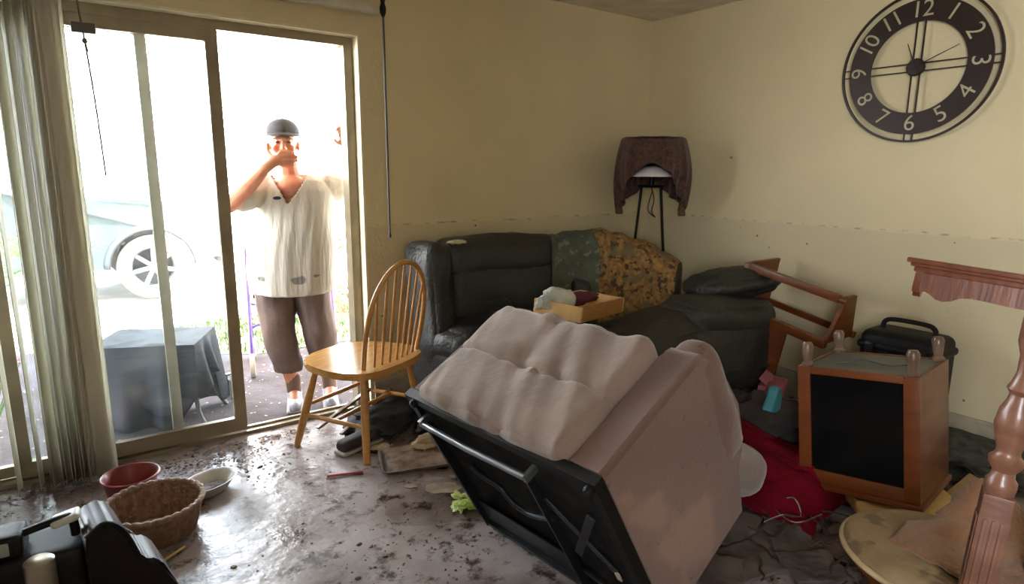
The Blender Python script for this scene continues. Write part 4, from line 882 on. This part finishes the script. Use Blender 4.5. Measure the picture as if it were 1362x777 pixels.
# shirt
bm = B(); n = 48
lev = [(.755, .272, .185, -.06, -.01), (.80, .283, .195, -.06, -.01), (.90, .285, .20, -.062, -.012), (1.02, .276, .195, -.065, -.012), (1.14, .262, .178, -.07, -.005), (1.24, .250, .155, -.072, .0), (1.31, .235, .135, -.075, .0), (1.36, .19, .11, -.085, .0), (1.392, .12, .085, -.10, .005), (1.405, .08, .07, -.115, .005)]
rr = []
for z, a_, b_, cx, cy in lev:
    if z < 1.3: a_ *= .90; cx += .015
    rr.append([bm.verts.new((cx+a_*math.copysign(abs(math.cos(2*PI*k/n))**.85, math.cos(2*PI*k/n)), cy+b_*math.copysign(abs(math.sin(2*PI*k/n))**.85, math.sin(2*PI*k/n)), z-(.035*max(0, -math.sin(2*PI*k/n)) if z < .76 else 0))) for k in range(n)])
for x, y in zip(rr, rr[1:]):
    for k in range(n): bm.faces.new((x[k], x[(k+1) % n], y[(k+1) % n], y[k]))
bm.faces.new(rr[0][::-1]); bm.faces.new(rr[-1])
capsule(bm, (-.24, .01, 1.325), Vector((-.24, .01, 1.325)).lerp(EL, .62), .078, .074); capsule(bm, (.12, .01, 1.325), Vector((.12, .01, 1.325)).lerp(E2, .27), .082, .072)
N, L, b_ = nodes(SHIRT); old = b_.inputs['Base Color'].links[0].from_socket; tcs = N.new('ShaderNodeTexCoord')
for (cx, cy, cz, rr_) in ((-.02, -.18, .815, .034), (-.215, -.12, .83, .022), (.075, -.16, .835, .016)):
    nzs = N.new('ShaderNodeTexNoise'); nzs.inputs['Scale'].default_value = 30; L.new(tcs.outputs['Object'], nzs.inputs[0])
    va = N.new('ShaderNodeVectorMath'); va.operation = 'MULTIPLY_ADD'; va.inputs[1].default_value = (.03, .03, .03); L.new(nzs.outputs[1], va.inputs[0]); L.new(tcs.outputs['Object'], va.inputs[2])
    di = N.new('ShaderNodeVectorMath'); di.operation = 'MULTIPLY'; di.inputs[1].default_value = (.75, .3, 1.3); L.new(va.outputs[0], di.inputs[0])
    d2 = N.new('ShaderNodeVectorMath'); d2.operation = 'DISTANCE'; d2.inputs[1].default_value = ((cx+.015)*.75, cy*.3, (cz+.015)*1.3); L.new(di.outputs[0], d2.inputs[0])
    mrs = N.new('ShaderNodeMapRange'); mrs.inputs[1].default_value = rr_*.8; mrs.inputs[2].default_value = rr_; mrs.inputs[3].default_value = .8; mrs.inputs[4].default_value = 0; L.new(d2.outputs[1], mrs.inputs[0])
    mc_ = N.new('ShaderNodeMix'); mc_.data_type = 'RGBA'; mc_.inputs[7].default_value = (.12, .12, .13, 1); L.new(mrs.outputs[0], mc_.inputs[0]); L.new(old, mc_.inputs[6]); old = mc_.outputs[2]
L.new(old, b_.inputs['Base Color'])
def neck(b):
    dl = []
    for v in b.verts:
        x, y, z = v.co
        y0 = y
        # gathered vertical folds
        if z < 1.32 and abs(x+.07) < .3:
            v.co.y += (noise.noise(Vector((x*22, z*1.6, 2 if y < 0 else 8)))*.006+noise.noise(Vector((x*55, z*2.5, 4)))*.002)*(1 if y < 0 else -1)
            v.co.x += noise.noise(Vector((y*12, z*6, 2)))*.006
        if y0 < .02 and z > 1.245 and abs(x+.125) < (z-1.245)*.62: dl.append(v)
        elif z > 1.385 and abs(x+.12) < .085: dl.append(v)
        elif z < .742 and z < .735-.02 and y0 > -.17 and abs(x+.06) < .20 and False: dl.append(v)
    bmesh.ops.delete(b, geom=dl, context='VERTS')
sh_ = remesh(bm, 'shirt', SHIRT, per, .008, 4, neck)
s = sh_.modifiers.new('s', 'SOLIDIFY'); s.thickness = .004; s.offset = 1
for i, (x, z, r_) in enumerate(((-.045, .80, .028), (-.17, .775, .018), (.03, .79, .012))): pass
# printed dark smudge and clip microphone on the shirt
mc = obj('clip_microphone', ellipsoid(B(), (-.185, -.152, 1.275), (.022, .010, .010), n=12), mat('mic_dark', (.02, .03, .05), .5), per)
# trousers, rolled below the knee
bm = B(); ellipsoid(bm, (-.065, .0, .84), (.225, .165, .15))
for s in (-1, 1):
    h, k, a_ = [Vector(p) for p in legpts(s)]; e = k.lerp(a_, .55); capsule(bm, h, k, .122, .094); capsule(bm, k, e, .094, .082, 20); capsule(bm, e+Vector((0, 0, .01)), e-Vector((0, 0, .01)), .086, .084, 20)
def pf_(b):
    dl = []
    for v in b.verts:
        v.co += Vector((noise.noise(v.co*9), noise.noise(v.co*9+Vector((5, 5, 5))), 0))*.012
        if v.co.z < .235: dl.append(v)
    bmesh.ops.delete(b, geom=dl, context='VERTS')
pt = remesh(bm, 'trousers', PANTS, per, .009, 3, pf_); s = pt.modifiers.new('s', 'SOLIDIFY'); s.thickness = .005; s.offset = 1
# shoes with socks
SHOE = mat('grey_sneaker', (.34, .35, .40), .5, c2=(.22, .22, .26), scale=18); SOLE = mat('sneaker_sole', (.16, .12, .11), .7)
SOCK = mat('muddy_sock', (.20, .12, .09), .9)
for s in (-1, 1):
    h, k, a_ = [Vector(p) for p in legpts(s)]
    bm = B(); capsule(bm, a_+Vector((0, .02, -.05)), a_+Vector((0, -.13, -.065)), .046, .036, 16); capsule(bm, a_+Vector((0, .01, -.02)), a_+Vector((0, -.02, -.03)), .046, .042, 14)
    def flat_(b):
        for v in b.verts: v.co.z = max(v.co.z, .014)
    remesh(bm, 'shoe', SHOE, per, .006, 3, flat_)
    bm = B(); cushion(bm, (.048, .118, .010), .009, 12, T(a_.x, a_.y-.05, .010), shape=lambda P, p: Vector((P.x, P.y, P.z))); obj('shoe_sole', bm, SOLE, per)
    bm = B(); capsule(bm, a_+Vector((0, 0, -.01)), a_+Vector((-.005, -.002, .075)), .043, .047, 16); obj('sock', bm, SOCK, per)
# cap, hair, eyes, brows, collarless details
bm = B(); ellipsoid(bm, HC+Vector((0, .022, .060)), (.092, .112, .078), n=28)
def capf(b):
    dl = [v for v in b.verts if v.co.z < HC.z+.048]; bmesh.ops.delete(b, geom=dl, context='VERTS')
cp = remesh(bm, 'cap', CAPM, per, .006, 3, capf); s = cp.modifiers.new('s', 'SOLIDIFY'); s.thickness = .004
bm = B(); grid(bm, lambda u, v: HC+Vector((.090*math.sin((u-.5)*2.5)*(1+.05*v), .018-.105*math.cos((u-.5)*2.5)-.035*v*math.cos((u-.5)*2.2), .056-.016*v-.006*abs(u-.5))), 24, 6); obj('cap_brim', bm, CAPM, per, solid=.005)
bm = B(); ellipsoid(bm, HC+Vector((0, .040, .015)), (.083, .085, .085), n=24); 
def hf(b):
    dl = [v for v in b.verts if v.co.y < HC.y+.025 or v.co.z > HC.z+.08]; bmesh.ops.delete(b, geom=dl, context='VERTS')
remesh(bm, 'hair', mat('grey_brown_hair', (.22, .16, .11), .8), per, .006, 2, hf)
for s in (-1, 1):
    bm = B(); ellipsoid(bm, HC+Vector((s*.030, -.0905, .003)), (.012, .006, .0055), n=14); obj('eye', bm, mat('eye_dark', (.10, .07, .06), .3), per)
    bm = B(); sweep(bm, smoothpath([HC+Vector((s*.014, -.0985, .020)), HC+Vector((s*.032, -.0975, .026)), HC+Vector((s*.050, -.085, .020))], 4), .0032, 6); obj('eyebrow', bm, mat('brow', (.2, .13, .09), .8), per)
for x, z, a_, b_ in ((-.035, .795, .030, .017), (-.185, .785, .020, .012), (-.16, .80, .010, .008)):
    pass

seen_ = set()
for o in per.children:        # the person leans towards the door frame
    if o.type != 'MESH' or o.data in seen_: continue
    seen_.add(o.data)
    for v in o.data.vertices:
        z = v.co.z; t_ = min(1, max(0, (z-.8)/.6)); v.co.x += .085*t_*t_*(3-2*t_)*min(1, max(0, (.28-v.co.x)/.26))
# ------------------------------------------------------------------ covered patio table
ct = thing('covered_patio_table', 'low patio table covered by a black tarp outside the glass door', 'table', (.40, 3.95, -.05), math.radians(-25))
tw2, td2, th2 = .255, .20, .50
for x, y in ((-.22, -.16), (.22, -.16), (-.22, .16), (.22, .16)):
    bm = B(); sweep(bm, smoothpath([(x, y, .47), (x*1.08, y*1.05, .32), (x*1.12, y*1.12, .12), (x*1.35, y*1.3, .0)]), .013, 8); obj('leg', bm, mat('grey_table_metal', (.08, .08, .085), .4, .6), ct)
obj('tabletop', box(B(), -.24, .24, -.19, .19, .46, .485, bev=.005), BLACKM, ct)
def tarp(u, v):
    th = 2*PI*u; c, s_ = math.cos(th), math.sin(th); k = max(abs(c), abs(s_)); qx, qy = c/k, s_/k     # square polar
    if v < .4: f = v/.4; return Vector((qx*tw2*f, qy*td2*f, th2+.006*math.sin(qx*6)*f))
    d = (v-.4)/.6
    front = 1 if (s_ < -.2) else 0
    drop = .46 if qx < .55 or s_ > .2 else .30+.16*max(0, (1-qx)/.45)
    if c > .6 and abs(s_) < .6: drop = .20+.14*abs(s_)
    fl = .035*math.sin(th*9)*d+.02*d
    nx, ny = (qx if abs(qx) > .99 else 0), (qy if abs(qy) > .99 else 0)
    return Vector((qx*tw2+nx*(.008+fl), qy*td2+ny*(.008+fl), th2-.004-drop*d))
tg = obj('black_tarp', grid(B(), tarp, 128, 30, True), TARP, solid=.003, loc=(.40, 3.95, -.05)); tg.rotation_euler = (0, 0, math.radians(-25))
tag(tg, 'black tarp hanging in folds over the low patio table', 'tarp')
wb = thing('small_caster_wheel', 'small grey wheel standing on the patio right of the covered table', 'wheel', (.80, 4.1, -.05), .3)
bm = B(); lathe(bm, [(.0, -.012), (.05, -.014), (.062, -.010), (.064, 0), (.062, .010), (.05, .014), (0, .012)], 24, T(0, 0, .064) @ Matrix.Rotation(PI/2, 4, 'Y')); obj('tyre', bm, mat('grey_rubber', (.1, .1, .1), .8), wb)
bm = B(); box(bm, -.022, -.017, -.012, .012, .06, .16); box(bm, .017, .022, -.012, .012, .06, .16); box(bm, -.022, .022, -.012, .012, .155, .165); obj('fork', bm, DARKSTEEL, wb)

# ------------------------------------------------------------------ purple rollator
ro = thing('rollator', 'purple framed walker with wheels standing behind the person', 'walker', (1.38, 4.62, -.05), -.25)
PUR = mat('purple_paint', (.16, .10, .42), .35, .3)
for x in (-.30, .27):
    for y in (-.25, .25):
        K = T(x, y, .085) @ Matrix.Rotation(PI/2, 4, 'Y'); bm = B(); lathe(bm, [(.062, -.016), (.082, -.016), (.086, 0), (.082, .016), (.062, .016)], 28, K); w_ = obj('tyre', bm, mat('pale_tyre', (.55, .50, .42), .8), ro)
        bm = B(); lathe(bm, [(0, -.010), (.020, -.016), (.062, -.010), (.062, .010), (.020, .016), (0, .010)], 20, K); obj('hub', bm, mat('grey_hub', (.35, .33, .32), .5), w_)
    bm = B(); sweep(bm, smoothpath([(x, -.25, .12), (x, -.22, .30), (x, -.06, .62), (x, .04, .84), (x, .12, .88), (x, .22, .88)]), .0125, 10); obj('side_frame', bm, PUR, ro)
    bm = B(); sweep(bm, [(x, .25, .12), (x, .10, .42), (x, -.02, .66)], .0115, 10); obj('rear_strut', bm, PUR, ro)
bm = B(); sweep(bm, [(-.30, -.19, .34), (.27, .08, .46)], .010, 10); sweep(bm, [(.27, -.19, .34), (-.30, .08, .46)], .010, 10); obj('cross_brace', bm, PUR, ro)
obj('seat', box(B(), -.27, .24, -.12, .14, .53, .56, bev=.008), BLK, ro)

# ------------------------------------------------------------------ car on the driveway
car = thing('car', 'dark blue-grey off-road vehicle parked nose right on the bright driveway', 'car', (.0, 8.75, -.055))
PAINT = mat('blue_grey_paint', (.10, .125, .13), .25, .3, coat=.8); TRIM = mat('dark_trim', (.03, .032, .035), .5); CHROME = mat('chrome', (.7, .7, .7), .15, 1); TYRE = mat('dusty_tyre', (.13, .11, .09), .9)
RIM = mat('silver_rim', (.30, .30, .30), .5, .4); CGL = mat('car_glass', (.03, .04, .045), .05)
side = [(1.62, .42), (1.66, .62), (1.60, .82), (1.45, .98), (1.2, 1.07), (.55, 1.12), (-.25, 1.16), (-.42, 1.20), (-1.0, 1.66), (-1.15, 1.72), (-2.9, 1.74), (-3.1, 1.66), (-3.2, 1.10), (-3.22, .45), (-2.75, .40)]
def arch(cx, r=.42, a0=175, a1=5, n=12): return [(cx+r*math.cos(math.radians(a0+(a1-a0)*k/n)), .36+r*math.sin(math.radians(a0+(a1-a0)*k/n))) for k in range(n+1)]
outl = side+arch(-2.25)+[(-1.75, .38), (.37, .36)]+arch(.87)+[(1.32, .42)]
bm = B(); prism(bm, outl, -.80, .92, Matrix(((1, 0, 0, 0), (0, 0, 1, 0), (0, 1, 0, 0), (0, 0, 0, 1)))); 
for v in bm.verts:
    if v.co.z > 1.2: v.co.y *= .86
    if v.co.x > 1.2: v.co.y *= 1-.18*(v.co.x-1.2)
bmesh.ops.bevel(bm, geom=[e for e in bm.edges if len(e.link_faces) == 2 and e.calc_face_angle(0) > .9], offset=.05, segments=3, affect='EDGES', clamp_overlap=True)
obj('body', bm, PAINT, car, ang=35)
for y in (-.715, .815):
    bm = B(); prism(bm, [(-.52, 1.20), (-1.02, 1.60), (-1.62, 1.62), (-1.62, 1.20)], -.005, .005, Matrix(((1, 0, 0, 0), (0, 0, 1, y), (0, 1, 0, 0), (0, 0, 0, 1)))); obj('side_window', bm, CGL, car, smooth=False)
    bm = B(); prism(bm, [(-1.72, 1.20), (-1.72, 1.62), (-2.85, 1.62), (-2.95, 1.20)], -.005, .005, Matrix(((1, 0, 0, 0), (0, 0, 1, y), (0, 1, 0, 0), (0, 0, 0, 1)))); obj('side_window', bm, CGL, car, smooth=False)
for cx in (.87, -2.25):
    for y in (-.76, .80):
        K = T(cx, y, .36) @ Matrix.Rotation(PI/2, 4, 'X')
        bm = B(); lathe(bm, [(.225, -.10), (.32, -.115), (.355, -.09), (.36, 0), (.355, .09), (.32, .115), (.225, .10)], 48, K); w_ = obj('tyre', bm, TYRE, car)
        bm = B(); lathe(bm, [(.235, .10), (.225, .09), (.20, .02), (.205, -.10)], 40, K)
        for k in range(7): box(bm, -.022, .022, .03, .215, .045, .075, K @ RZ(k*2*PI/7), bev=.006)
        lathe(bm, [(0, .085), (.04, .085), (.06, .06), (.06, .04)], 20, K); obj('rim', bm, RIM, w_)
        bm = B(); lathe(bm, [(0, -.02), (.20, -.02)], 30, K); obj('brake_disc', bm, TRIM, w_)
for y, s in ((-.80, -1), (.88, 1)):
    bm = B(); pts = arch(.87, .445); grid(bm, lambda u, v: Vector((.87+(.41+.06*v)*math.cos(PI*(1.0-u)), y+s*.05*(1-v), .36+(.41+.06*v)*math.sin(PI*u))), 24, 3); obj('fender_flare', bm, TRIM, car, solid=.012)
bm = B(); cushion(bm, (.09, .78, .10), .06, 12, T(1.62, .06, .44)); obj('bumper', bm, TRIM, car)
for y in (-.62, .74):
    bm = B(); cushion(bm, (.05, .12, .08), .03, 8, T(1.60, y, .74)); obj('headlight', bm, CHROME, car)
obj('grille', box(B(), 1.60, 1.67, -.45, .57, .62, .86, bev=.01), TRIM, car)
bm = B(); lathe(bm, [(.0, .0), (.04, .0), (.045, .03)], 16, T(1.70, -.55, .46) @ Matrix.Rotation(PI/2, 4, 'Y')); obj('fog_light', bm, CHROME, car)
bm = B(); cushion(bm, (.08, .06, .07), .03, 8, T(-.55, -.86, 1.22)); obj('side_mirror', bm, TRIM, car)

# ------------------------------------------------------------------ plants and trees
LEAF = translucent(mat('palm_green', (.14, .30, .05), .45, c2=(.26, .40, .09), scale=9), .35)
pm = thing('palm_shrub', 'low fan palm growing outside the glass left of the blinds', 'palm', (-.60, 4.75, -.05))
pr2 = random.Random(8)
bm = B(); sweep(bm, [(0, 0, 0), (.0, 0, .64)], [.07, .05], 10); obj('trunk', bm, mat('palm_trunk', (.14, .09, .05), .9), pm)
for i in range(13):
    az = i*2.4; el = pr2.uniform(.25, 1.15); L0 = pr2.uniform(.55, .95); bm = B()
    base = Vector((0, 0, .62)); d = Vector((math.cos(az)*math.cos(el), math.sin(az)*math.cos(el), math.sin(el))); tip = base+d*L0*.6
    sweep(bm, [base, tip], .006, 6); sd_ = d.cross(Vector((0, 0, 1))).normalized(); up = sd_.cross(d)
    for k in range(19):
        a_ = (k-9)/9*1.45; dd = d*math.cos(a_)+sd_*math.sin(a_); q0 = tip; l = .45*(1-.25*abs(k-9)/9); q1 = tip+dd*l*.6+up*.02; q2 = tip+dd*l-Vector((0, 0, .10)); wv_ = dd.cross(up)*.014
        v = [bm.verts.new(q0), bm.verts.new(q1-wv_), bm.verts.new(q2), bm.verts.new(q1+wv_)]; bm.faces.new(v)
    obj('frond', bm, LEAF, pm, smooth=False)
fl = thing('pink_flower_plant', 'pink flowering plant under the palm outside the glass', 'plant', (-.38, 4.30, -.05))
bm = B(); bm2 = B()
for i in range(46):
    az = pr2.uniform(0, 2*PI); r_ = pr2.uniform(.0, .18); h = pr2.uniform(.32, .62); tip = Vector((math.cos(az)*r_, math.sin(az)*r_, h)); sweep(bm, [(0, 0, 0), tip], .003, 5)
    for k in range(5):
        a_ = k*2*PI/5; q = tip+Vector((math.cos(a_)*.035, math.sin(a_)*.035, .012)); s_ = Vector((-math.sin(a_), math.cos(a_), 0))*.014; v = [bm2.verts.new(tip), bm2.verts.new((tip+q)/2-s_), bm2.verts.new(q), bm2.verts.new((tip+q)/2+s_)]; bm2.faces.new(v)
obj('stems', bm, LEAF, fl); obj('blossoms', bm2, mat('pink_petals', (.62, .16, .24), .6), fl, smooth=False)
def leafcloud(c, s, n, rnd, sz):
    bm = B()
    for i in range(n):
        p = Vector((rnd.gauss(0, 1), rnd.gauss(0, 1), rnd.gauss(0, 1))); p = p.normalized()*rnd.uniform(.55, 1)**.6
        if noise.noise(p*2.2+Vector(c)) < -.12: continue
        q = Vector((p.x*s[0], p.y*s[1], p.z*s[2]))+Vector(c); a = Vector((rnd.gauss(0, 1), rnd.gauss(0, 1), rnd.gauss(0, 1))).normalized(); b_ = a.orthogonal().normalized(); l = sz*rnd.uniform(.6, 1.3)
        v = [bm.verts.new(q-a*l), bm.verts.new(q+b_*l*.4), bm.verts.new(q+a*l), bm.verts.new(q-b_*l*.4)]; bm.faces.new(v)
    return bm
TLEAF = translucent(mat('sunlit_leaves', (.60, .60, .42), .5, c2=(.50, .55, .34), scale=.8), .5); BARK = mat('bark', (.2, .15, .1), .9)
for i, (x, y, h, s, lab) in enumerate(((-1.6, 22, 4.6, (3.2, 2.5, 2.8), 'broad sunlit tree beyond the car, left of the person'), (5.6, 22, 4.6, (3.0, 2.4, 2.8), 'sunlit tree beyond the driveway just behind the person'), (12.5, 24, 5.0, (3.4, 3, 3.0), 'sunlit tree far off beyond the right edge of the doorway'))):
    t_ = thing('tree', lab, 'tree', (x, y, -.06)); rd = random.Random(20+i)
    bm = B(); sweep(bm, smoothpath([(0, 0, 0), (.1, 0, 1.5), (-.1, .1, 3), (0, 0, h)]), [.22-.008*k for k in range(19)], 10); obj('trunk', bm, BARK, t_)
    for k in range(4):
        a_ = k*1.6+i; bm = B(); sweep(bm, [(0, 0, 2.2+.3*k), (math.cos(a_)*1.6, math.sin(a_)*1.2, 3.8+.4*k)], [.09, .03], 8); obj('branch', bm, BARK, t_)
    obj('crown', leafcloud((0, 0, h), s, 5200, rd, .15), TLEAF, t_, smooth=False)
rs = thing('dry_shrub', 'small reddish brown shrub on the patio edge right of the person', 'shrub', (1.95, 4.75, -.05)); rd = random.Random(31)
bm = B()
for i in range(22):
    a_ = rd.uniform(0, 6.28); sweep(bm, [(0, 0, 0), (math.cos(a_)*.08, math.sin(a_)*.08, .4), (math.cos(a_)*rd.uniform(.1, .26), math.sin(a_)*rd.uniform(.1, .26), rd.uniform(.6, 1.0))], .004, 5)
obj('stems', bm, BARK, rs); obj('leaves', leafcloud((0, 0, .60), (.27, .27, .42), 700, rd, .028), mat('rusty_leaves', (.42, .24, .12), .7, c2=(.25, .2, .08), scale=20), rs, smooth=False)
# litter on the patio
bm = B()
for k in range(420):
    x = mr_.uniform(-.9, 2.2); y = mr_.uniform(3.5, 5.0); s_ = mr_.uniform(.004, .016); a_ = mr_.uniform(0, 6)
    v = [bm.verts.new((x+math.cos(a_+q)*s_*f, y+math.sin(a_+q)*s_*f, -.046)) for q, f in ((0, 1), (1.6, .5), (3.14, 1), (4.7, .6))]; bm.faces.new(v)
tag(obj('leaf_litter', bm, mat('dead_leaf', (.5, .42, .32), .8, c2=(.2, .12, .08), scale=60), smooth=False), 'scattered dead leaves and pale scraps over the concrete patio', 'litter', kind='stuff')
